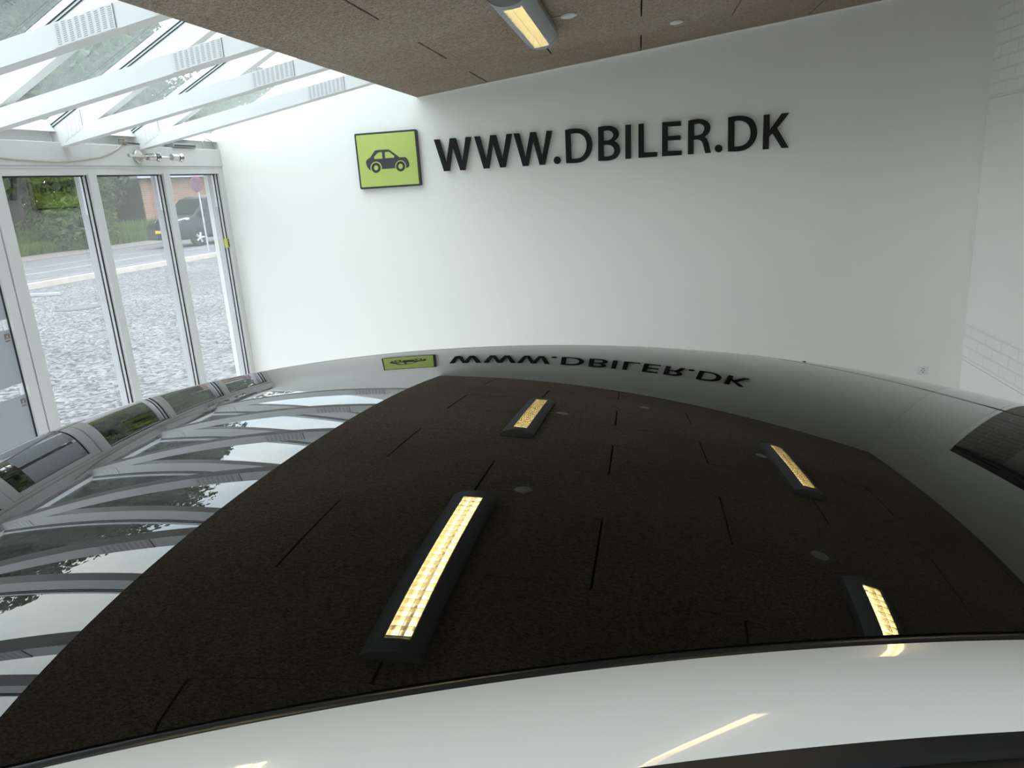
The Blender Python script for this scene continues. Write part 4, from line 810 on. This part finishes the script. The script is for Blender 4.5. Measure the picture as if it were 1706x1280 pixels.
# trim, glass house and body below
T1 = [radial(rr(-.94, 1.43, .428, 1.632, .11), t) for t in TH]
T2 = [radial(rr(-.955, 1.44, .398, 1.662, .12), t) for t in TH]
BE = [radial(rr(-1.62, 1.90, .17, 1.89, .22), t) for t in TH]
zO = lambda p: shell(*p)
ZB = H - .87
trim = [[P3(u, v, shell(u, v) - .0005) for u, v in R_O]]
trim.append([P3(u, v, shell(*o) - .010) for (u, v), o in zip(T1, R_O)])
trim.append([P3(u, v, shell(*o) - .018) for (u, v), o in zip(T1, R_O)])
trim.append([P3(u + 0, v, shell(*o) - .030) for (u, v), o in zip(T2, R_O)])
trim.append([P3(u, v, shell(*o) - .052) for (u, v), o in zip(T2, R_O)])
autosmooth(ring_mesh('window_trim', trim, M['trimblack'], car), 40)
def lerp(a, b, s): return tuple(x + (y - x) * s for x, y in zip(a, b))
gh = []
for s in (0, .15, .35, .6, .8, 1):
    r = []
    for p, o, b in zip(T2, R_O, BE):
        a3 = (p[0], p[1], shell(*o) - .050); b3 = (b[0], b[1], ZB)
        q = lerp(a3, b3, s); bul = .05 * math.sin(PI * s)
        dx, dy = q[0] - cu_, q[1] - cv_; l = math.hypot(dx, dy)
        r.append(P3(q[0] + dx / l * bul * .5, q[1] + dy / l * bul * .5, q[2] + bul * .4))
    gh.append(r)
def zone(q):
    b = BE[q]
    if b[0] < -1.38 and abs(b[1] - VM) < .78: return 'windshield'
    if b[0] > 1.66 and abs(b[1] - VM) < .74: return 'rear'
    if b[0] < -1.2 or b[0] > 1.5 or -.02 < b[0] - .1 < .05: return 'pillar'
    return 'near' if b[1] < VM else 'far'
ring_mesh('windshield', gh, M['carglass'], car, sel=lambda q: zone(q) == 'windshield')
ring_mesh('rear_window', gh, M['carglass'], car, sel=lambda q: zone(q) == 'rear')
ring_mesh('side_window', gh, M['carglass'], car, sel=lambda q: zone(q) == 'near')
ring_mesh('side_window', gh, M['carglass'], car, sel=lambda q: zone(q) == 'far')
Z_ = [zone(q) for q in range(NT)]
q0 = next(q for q in range(NT) if Z_[q] != 'pillar'); run = []
for q in range(q0, q0 + NT + 1):
    if Z_[q % NT] == 'pillar': run.append(q % NT)
    elif run:
        st = set(run); ring_mesh('roof_pillar', gh, M['paint'], car, sel=lambda q: q in st); run = []
body = [(rr(-1.62, 1.90, .17, 1.89, .22), ZB), (rr(-1.70, 1.94, .15, 1.91, .25), ZB - .02), (rr(-2.05, 1.98, .12, 1.94, .35), ZB - .10), (rr(-2.26, 2.0, .105, 1.955, .42), ZB - .24),
        (rr(-2.32, 2.0, .10, 1.96, .45), ZB - .42), (rr(-2.30, 1.98, .11, 1.95, .45), ZB - .60), (rr(-2.24, 1.95, .15, 1.91, .42), ZB - .76), (rr(-2.2, 1.92, .2, 1.86, .4), ZB - .80)]
rings = [[P3(*radial(p, t), z) for t in TH] for p, z in body]
autosmooth(ring_mesh('body_shell', rings, M['paint'], car), 50)
mesh_obj('underbody', [rings[-1][q] for q in range(NT)], [tuple(range(NT))], M['void'], car)
for (u, v, sd) in ((-1.42, .10, 1), (-1.42, 1.96, -1), (1.22, .10, 1), (1.22, 1.96, -1)):
    a = MB(); ctr = Vector(P3(u, v, .335)); ax = Vector((*uv(0, 1), 0)) - Vector((*uv(0, 0), 0)); ax = ax * sd
    a.lathe([(.20, .0), (.31, -.006), (.332, .02), (.335, .10), (.332, .19), (.30, .21), (.1, .21)], ctr, ax, 36)
    w = autosmooth(a.build('wheel', M['tyre'], car))
    r = MB(); r.lathe([(.03, -.012), (.06, -.004), (.17, .002), (.205, -.004), (.21, .004), (.2, .02)], ctr, ax, 36)
    for k in range(5):
        th = 2 * PI * k / 5; e1 = Vector((*uv(1, 0), 0)); d = e1 * math.cos(th) + Vector((0, 0, 1)) * math.sin(th)
        r.cyl(ctr + d * .03 - ax * .006, ctr + d * .2 - ax * .004, .028, .018, 8)
    autosmooth(r.build('rim', M['rim'], w))
    k = MB(); k.lathe([(.345, .03), (.375, .03), (.378, -.012), (.350, -.014), (.345, -.010)], ctr, ax, 40); k.build('wheel_arch', M['void'], car)
# clip on the far seam
cl = MB(); q = (.875, VF - .012); cl.lathe([(.001, .0015), (.004, .001), (.0045, -.003)], P3(*q, roof_z(*q)), (0, 0, 1), 10); cl.build('seal_clip', M['seal'], car)

# ------------------------------------------------------------------ outside
def rd(x0, y): return x0 + .14 * y            # lines along the road
def strip(name, x0, x1, ya, yb, z0, z1, mat, kind='structure'):
    v = [(rd(x, y), y, z) for z in (z0, z1) for y in (ya, yb) for x in (x0, x1)]
    o = mesh_obj(name, v, [(0, 2, 3, 1), (4, 5, 7, 6), (0, 1, 5, 4), (2, 6, 7, 3), (0, 4, 6, 2), (1, 3, 7, 5)], mat)
    return tag(o, kind=kind)
YA, YB = -30, 110
mesh_obj('ground_gravel', [(rd(-16.7, YA), YA, -.02), (-3.59, YA, -.02), (-3.59, YB, -.02), (rd(-16.7, YB), YB, -.02)], [(0, 1, 2, 3)], M['gravel'])['kind'] = 'structure'
strip('kerb', -16.95, -16.72, YA, YB, -.1, .11, M['kerb'])
strip('road', -25.9, -16.95, YA, YB, -.2, -.02, M['asphalt'])
strip('road_line', -20.75, -20.45, YA, YB, -.05, -.012, M['line']); strip('road_line', -22.7, -22.55, YA, YB, -.05, -.012, M['line']); strip('road_line', -18.6, -18.45, YA, YB, -.05, -.012, M['line'])
strip('path', -28.6, -25.9, YA, YB, -.2, .0, M['walk'])
strip('field', -95, -28.6, YA, YB + 60, -.2, .03, M['soil'])
mesh_obj('ground_bounce', [(-3.58, -14, -.02), (9, -14, -.02), (9, YR - .2, -.02), (-3.58, YR - .2, -.02)], [(0, 1, 2, 3)], M['kerb'])['kind'] = 'structure'  # unseen pale paving, added to bounce light in through the rear
mesh_obj('ground_outer', [(-150, -150, -.25), (150, -150, -.25), (150, 220, -.25), (-150, 220, -.25)], [(0, 1, 2, 3)], M['soil'])['kind'] = 'structure'
mh = thing('manhole_cover', (-10.56, 12.45, -.02), 'round grey manhole cover set in the gravel', 'manhole cover')
b = MB(); b.lathe([(.33, 0), (.40, .006), (.40, .010), (.33, .012)], (-10.56, 12.45, -.02), (0, 0, 1), 36); b.build('collar', M['iron'], mh)
b = MB(); b.lathe([(.325, 0), (.325, .012), (.31, .013), (.30, .010), (.002, .011)], (-10.56, 12.45, -.015), (0, 0, 1), 36); b.build('lid', M['iron'], mh)
b = MB(); b.bbox(-13.9, -12.62, 14.36, 14.44, -.02, .05, .01); tag(b.build('wooden_bar', M['steel']), 'low grey bar lying on the gravel near the kerb', 'bar')

def leaves(centers, n, size, seed, squash=.8):
    """leaf blades scattered in ellipsoids: centers = [(x,y,z,rx,ry,rz,weight)]"""
    r = random.Random(seed); v = []; f = []
    tot = sum(c[6] for c in centers)
    for c in centers:
        for _ in range(int(n * c[6] / tot)):
            while True:
                p = Vector((r.uniform(-1, 1), r.uniform(-1, 1), r.uniform(-1, 1)))
                if .35 < p.length < 1: break
            p = p.normalized() * (p.length ** .5)
            q = Vector((c[0] + p.x * c[3], c[1] + p.y * c[4], c[2] + p.z * c[5]))
            d = Vector((r.gauss(0, 1), r.gauss(0, 1), r.gauss(-.2, .6))).normalized(); s = d.cross(Vector((r.gauss(0, 1), r.gauss(0, 1), r.gauss(0, 1)))).normalized()
            L = size * r.uniform(.6, 1.3); w = L * .3
            b = len(v); nn = d.cross(s) * L * .12
            v += [q - d * L * .5, q + s * w - nn, q + d * L * .5, q - s * w - nn]; f.append((b, b + 1, b + 2, b + 3))
    return v, f
def crown_blobs(seed, h, w, base):
    r = random.Random(seed); out = []
    for k in range(16):
        z = base + (h - base) * (k + .5) / 16; prof = math.sin(PI * min(1, .12 + .88 * (k + .5) / 16)) ** .6
        for q in range(2 + int(3 * prof)):
            a = r.uniform(0, 2 * PI); rad = w * prof * r.uniform(.15, .75); s = w * r.uniform(.28, .45)
            out.append((math.cos(a) * rad, math.sin(a) * rad, z, s, s, s * .75, s * s))
    return out
def make_tree(seed, h, w, base, n, size):
    t = thing('broadleaf_tree', (0, 0, 0), 'tall leafy tree in the green row beyond the road', 'tree', 'tall trees beyond the road')
    v, f = leaves(crown_blobs(seed, h, w, base), n, size, seed)
    mesh_obj('crown', v, f, M['treeleaf'], t)
    r = random.Random(seed); b = MB()
    b.tube([(0, 0, -.2), (.05, .02, h * .2), (.2, .1, h * .45), (.1, -.1, h * .8)], .34, 10)
    for k in range(6):
        a = r.uniform(0, 2 * PI); z0 = h * r.uniform(.22, .55)
        b.tube([(.1, 0, z0), (math.cos(a) * w * .3, math.sin(a) * w * .3, z0 + h * .1), (math.cos(a) * w * .6, math.sin(a) * w * .6, z0 + h * .22)], .10, 6)
    autosmooth(b.build('trunk', M['bark'], t))
    return t
protos = [make_tree(3, 18, 6.2, 3.2, 15000, .46), make_tree(5, 16, 5.5, 2.6, 15000, .46), make_tree(9, 14, 6.5, 2.2, 15000, .46)]
spots = [(42.6, 41.5, 0, 1.10), (55.5, 44, 1, 1.33), (34.8, 76, 2, 1.15), (38.5, 74, 1, 1.5), (48.6, 60, 0, 1.58), (62, 62, 2, 1.7), (28.5, 86, 1, .95), (72, 80, 1, 1.0)]
used = [0, 0, 0]
for az, R, k, s in spots:
    t = protos[k] if not used[k] else copy_tree(protos[k]); used[k] = 1
    t.location = (-math.sin(math.radians(az)) * R, math.cos(math.radians(az)) * R, 0); t.scale = (s, s, s); t.rotation_euler.z = az * 1.7
# bushes and verge growth
def bush(x, y, h, w, n, size, seed, label, mat='bushleaf', name='leafy_bush'):
    t = thing(name, (x, y, 0), label, 'bush')
    r = random.Random(seed)
    bl = [(x + r.uniform(-.5, .5) * w, y + r.uniform(-.5, .5) * w, h * r.uniform(.25, .72), w * .5, w * .5, h * .30, 1) for _ in range(9)]
    v, f = leaves(bl, n, size, seed); mesh_obj('foliage', v, f, M[mat], t)
    b = MB()
    for k in range(4): b.tube([(x + r.uniform(-.2, .2), y + r.uniform(-.2, .2), -.1), (x + r.uniform(-.5, .5) * w * .6, y + r.uniform(-.5, .5) * w * .6, h * .6)], .04, 6)
    b.build('stem', M['bark'], t)
    return t
bush(-25.2, 30.6, 2.3, 2.2, 1500, .30, 1, 'broad leaved green bush on the verge below the reflected green sign')
bush(-26.8, 31.0, 1.9, 2.2, 1300, .28, 2, 'low dark green bush beside the tree trunk on the verge')
bush(-28.6, 36.4, 4.6, 1.5, 2200, .30, 3, 'tall light green shrub in front of the dark end of the brick building', name='tall_shrub')
bush(-29.3, 33.6, 3.6, 1.9, 1800, .28, 4, 'green shrub left of the tall shrub on the verge', name='tall_shrub')
for k, (az, R) in enumerate([(38.5, 49), (41.5, 50), (44.6, 51), (47.8, 50), (51, 49), (54.5, 50), (58, 50)]):
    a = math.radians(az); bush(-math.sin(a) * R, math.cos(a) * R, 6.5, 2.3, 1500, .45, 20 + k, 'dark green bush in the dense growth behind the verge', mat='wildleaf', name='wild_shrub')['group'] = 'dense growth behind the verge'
v = []; f = []; r = random.Random(11)
for k in range(26000):
    y = 26 + 24 * r.random() ** 1.2; x0 = -28.7 - 7 * r.random() ** 1.5; x = rd(x0, y)
    h = r.uniform(.15, .55) * (1 + .9 * (x0 < -30)); a = r.uniform(0, PI); w = .035; l = r.uniform(-.15, .15)
    b = len(v); v += [(x - math.cos(a) * w, y - math.sin(a) * w, .0), (x + math.cos(a) * w, y + math.sin(a) * w, .0), (x + l, y + l * .7, h)]; f.append((b, b + 1, b + 2))
tag(mesh_obj('verge_grass', v, f, M['grass']), 'tall grass growing on the verge beyond the road', 'grass', kind='stuff')

# brick building; the boarded end's dark colour includes the gable's shade
bl = thing('brick_building', (-30, 43, 0), 'low brick building with dark, shaded boarded end and pale eaves beyond the road', 'building')
BX, BY, EV = -30.0, 42.5, 3.22
def along(s, d=0): return BX + .14 * s - d, BY + s + .14 * d     # s along the road, d away from it
def bld(name, s0, s1, d0, d1, z0, z1, mat):
    c = [along(s0, d0), along(s1, d0), along(s1, d1), along(s0, d1)]
    vs = [(x, y, z) for z in (z0, z1) for x, y in c]
    return mesh_obj(name, vs, [(3, 2, 1, 0), (4, 5, 6, 7), (0, 1, 5, 4), (1, 2, 6, 5), (2, 3, 7, 6), (3, 0, 4, 7)], mat, bl)
bld('brick_wall', 0, 26, 0, 5.5, 0, EV, M['brickr'])
bld('shaded_boarded_end', -.06, 0, .04, 5.5, 0, EV, M['darkwood'])
bld('eaves_board', -.9, 27, -.75, 6.3, EV, EV + .42, M['fascia'])
bld('roof_covering', -.95, 27, -.8, 6.4, EV + .42, EV + .60, M['roofing'])
wd = bld('building_window', 6.6, 7.9, -.05, .02, .95, 2.35, M['darkwood']); 
wg = bld('building_window_pane', 6.75, 7.75, -.065, -.045, 1.1, 2.2, M['film'])
# no stopping sign
ns = thing('no_stopping_sign', (-15.3, 24.75, 0), 'round red and blue no stopping sign on a post by the kerb', 'traffic sign')
fx = Vector((-.1, -1, 0)).normalized(); sx = Vector((-fx.y, fx.x, 0)); c0 = Vector((-15.3, 24.75, H + .475))
b = MB(); b.cyl((-15.3 - fx.x * .06, 24.75 - fx.y * .06, -.1), (-15.3 - fx.x * .06, 24.75 - fx.y * .06, H + .85), .03, n=10); b.build('post', M['steel'], ns)
b = MB(); b.lathe([(.26, -.012), (.268, 0), (.264, .006), (.203, .007), (.203, .0)], c0, fx, 32); b.build('red_ring', M['signred'], ns)
b = MB(); b.lathe([(.203, 0), (.203, .0075), (.002, .0078)], c0, fx, 32); b.build('blue_disc', M['signblue'], ns)
b = MB()
for s in (1, -1):
    d = (sx + Vector((0, 0, s))).normalized(); e = d.cross(fx)
    b.add([c0 + fx * .0095 + d * a + e * w for a, w in ((-.205, -.03), (.205, -.03), (.205, .03), (-.205, .03))], [(0, 1, 2, 3)])
b.build('red_cross', M['signred'], ns)

# parked van
VYAW = math.radians(VAN_YAW)
van = thing('van', VAN_LOC, 'black van with a yellow number plate parked on the road beyond the kerb', 'van')
VM_ = Matrix.Translation(VAN_LOC) @ Matrix.Rotation(VYAW, 4, 'Z')     # local: nose towards -y, left side +x
side = [(-2.35, .42), (-2.42, .62), (-2.36, .86), (-2.22, 1.02), (-1.45, 1.24), (-.72, 1.86), (-.45, 1.95), (.4, 1.98), (2.45, 1.95), (2.52, 1.6), (2.52, .4), (2.3, .3), (-2.1, .3)]
b = MB(); n_ = len(side); lv = []
for xx, inset in ((-.97, 1), (-.93, 0), (.93, 0), (.97, 1)): pass
def vx(z, s): return s * (.98 - .16 * max(0, (z - 1.05) / .9))
rows = []
for s, k in ((-1, .93), (-1, 1), (1, 1), (1, .93)):
    rows.append([VM_ @ Vector((vx(z, s), y * (1 if k == 1 else .985), z if k == 1 else z)) if k == 1 else VM_ @ Vector((vx(z, s) * .93, y + (.05 if y < 0 else -.05), z + (.03 if z < .5 else -.0) )) for y, z in side])
order = [rows[1], rows[2]]
vs = [p for r_ in order for p in r_]; fs = [(k, (k + 1) % n_, n_ + (k + 1) % n_, n_ + k) for k in range(n_)] + [tuple(range(n_))[::-1], tuple(range(n_, 2 * n_))]
vb = mesh_obj('van_body', vs, fs, M['vanpaint'], van)
md = vb.modifiers.new('soft_edges', 'BEVEL'); md.width = .07; md.segments = 3; md.limit_method = 'ANGLE'; md.angle_limit = math.radians(25)
vb.data.polygons.foreach_set('use_smooth', [True] * len(vb.data.polygons))
def vpanel(name, pts, mat, d=.012, par=None):
    pts = [VM_ @ Vector(p) for p in pts]; nrm = (pts[1] - pts[0]).cross(pts[2] - pts[0]).normalized(); m_ = len(pts)
    vs = [p + nrm * d for p in pts] + [p - nrm * .02 for p in pts]
    return mesh_obj(name, vs, [tuple(range(m_)), tuple(range(m_, 2 * m_))[::-1]] + [(k, m_ + k, m_ + (k + 1) % m_, (k + 1) % m_) for k in range(m_)], mat, par or van)
def sx_(z, s=1, e=.006): return vx(z, s) + s * e
vpanel('windscreen', [(-.80, -1.42, 1.27), (.80, -1.42, 1.27), (.74, -.76, 1.84), (-.74, -.76, 1.84)], M['vanglass'])
for s in (1, -1):
    P_ = [(sx_(1.2, s), -1.28, 1.20), (sx_(1.22, s), -.35, 1.22), (sx_(1.78, s), -.30, 1.78), (sx_(1.78, s), -.62, 1.78)]
    vpanel('door_window', P_ if s > 0 else P_[::-1], M['vanglass'], .006)
    P_ = [(sx_(1.22, s), -.22, 1.22), (sx_(1.22, s), .9, 1.22), (sx_(1.76, s), .9, 1.76), (sx_(1.78, s), -.2, 1.78)]
    vpanel('side_window', P_ if s > 0 else P_[::-1], M['vanglass'], .006)
    hl = [(s * .55, -2.30, .93), (s * .93, -2.12, .92), (s * .975, -1.72, 1.10), (s * .93, -1.80, 1.14), (s * .6, -2.16, 1.05)]
    vpanel('headlight', hl if s > 0 else hl[::-1], M['headlight'], .03)
    fl = [(s * .62, -2.44, .56), (s * .88, -2.40, .56), (s * .88, -2.40, .66), (s * .62, -2.44, .66)]
    vpanel('fog_light', fl if s > 0 else fl[::-1], M['headlight'], .02)
    b = MB(); b.bbox(s * 1.00 - .0, s * 1.00 + s * .22, -1.12, -1.0, 1.18, 1.46, .03, M=VM_) if s > 0 else b.bbox(-1.22, -1.0, -1.12, -1.0, 1.18, 1.46, .03, M=VM_)
    b.build('wing_mirror', M['vanplastic'], van)
    for yy in (-1.42, 1.5):
        w = MB(); w.lathe([(.22, .0), (.31, -.01), (.335, .03), (.335, .18), (.3, .2)], VM_ @ Vector((s * 1.0, yy, .335)), VM_.to_3x3() @ Vector((-s, 0, 0)), 28)
        wo = autosmooth(w.build('wheel', M['tyre'], van))
        w = MB(); w.lathe([(.02, -.03), (.06, -.025), (.07, -.008)], VM_ @ Vector((s * 1.0, yy, .335)), VM_.to_3x3() @ Vector((-s, 0, 0)), 20)
        for k in range(5):
            a = 2 * PI * k / 5; w.cyl(VM_ @ Vector((s * 1.015, yy, .335)), VM_ @ Vector((s * 1.012, yy + .20 * math.cos(a), .335 + .20 * math.sin(a))), .045, .05, 8)
        w.build('rim', M['rim'], wo)
b = MB(); b.bbox(-.90, .90, -2.46, -2.2, .34, .80, .06, M=VM_); b.build('bumper', M['vanplastic'], van)
b = MB()
for k in range(4): b.bbox(-.62, .62, -2.42 + .03 * k, -2.36 + .03 * k, .815 + .045 * k, .84 + .045 * k, .006, M=VM_)
b.build('grille', M['vanplastic'], van)
b = MB(); b.bbox(-.26, .26, -2.49, -2.455, .60, .71, .006, M=VM_); b.build('number_plate', M['yplate'], van)

# ------------------------------------------------------------------ sky, camera, view
w = bpy.data.worlds.new('overcast_sky'); S.world = w; w.use_nodes = True; nt = w.node_tree
bg = nt.nodes['Background']
tc = N(nt, 'ShaderNodeTexCoord')
mp = N(nt, 'ShaderNodeMapping'); mp.inputs['Scale'].default_value = (1, 1, 2.2); nt.links.new(tc.outputs['Generated'], mp.inputs['Vector'])
nz = N(nt, 'ShaderNodeTexNoise'); nz.inputs['Scale'].default_value = 3.2; nz.inputs['Detail'].default_value = 7; nz.inputs['Roughness'].default_value = .55; nz.inputs['Distortion'].default_value = .4
nt.links.new(mp.outputs[0], nz.inputs['Vector'])
r = N(nt, 'ShaderNodeValToRGB'); e = r.color_ramp.elements
e[0].position = .33; e[0].color = (.62, .72, .90, 1); e[1].position = .62; e[1].color = (1.0, 1.0, 1.02, 1)
nt.links.new(nz.outputs['Fac'], r.inputs['Fac']); nt.links.new(r.outputs['Color'], bg.inputs['Color'])
bg.inputs['Strength'].default_value = SKY

cam = bpy.data.cameras.new('camera'); co = bpy.data.objects.new('camera', cam); COL.objects.link(co)
cam.sensor_fit = 'HORIZONTAL'; cam.sensor_width = 36; cam.lens = 1234.02 * 36 / 1706
cam.clip_start = .02; cam.clip_end = 500
rx = Vector((0.98470645, 0.16248397, -0.06286619)); dn = Vector((-0.01605533, -0.27467324, -0.96140358)); fw = Vector((-0.17348033, 0.94770965, -0.26786378))
co.matrix_world = Matrix(((rx.x, -dn.x, -fw.x, 0), (rx.y, -dn.y, -fw.y, 0), (rx.z, -dn.z, -fw.z, H), (0, 0, 0, 1)))
S.camera = co
S.view_settings.view_transform = 'Standard'; S.view_settings.look = 'None'; S.view_settings.gamma = 1; S.view_settings.use_curve_mapping = False
S.view_settings.exposure = EXPO
S.cycles.max_bounces = 12; S.cycles.diffuse_bounces = 5; S.cycles.glossy_bounces = 6; S.cycles.transparent_max_bounces = 24
S.cycles.sample_clamp_indirect = 8; S.cycles.caustics_reflective = False
S.cycles.use_denoising = True
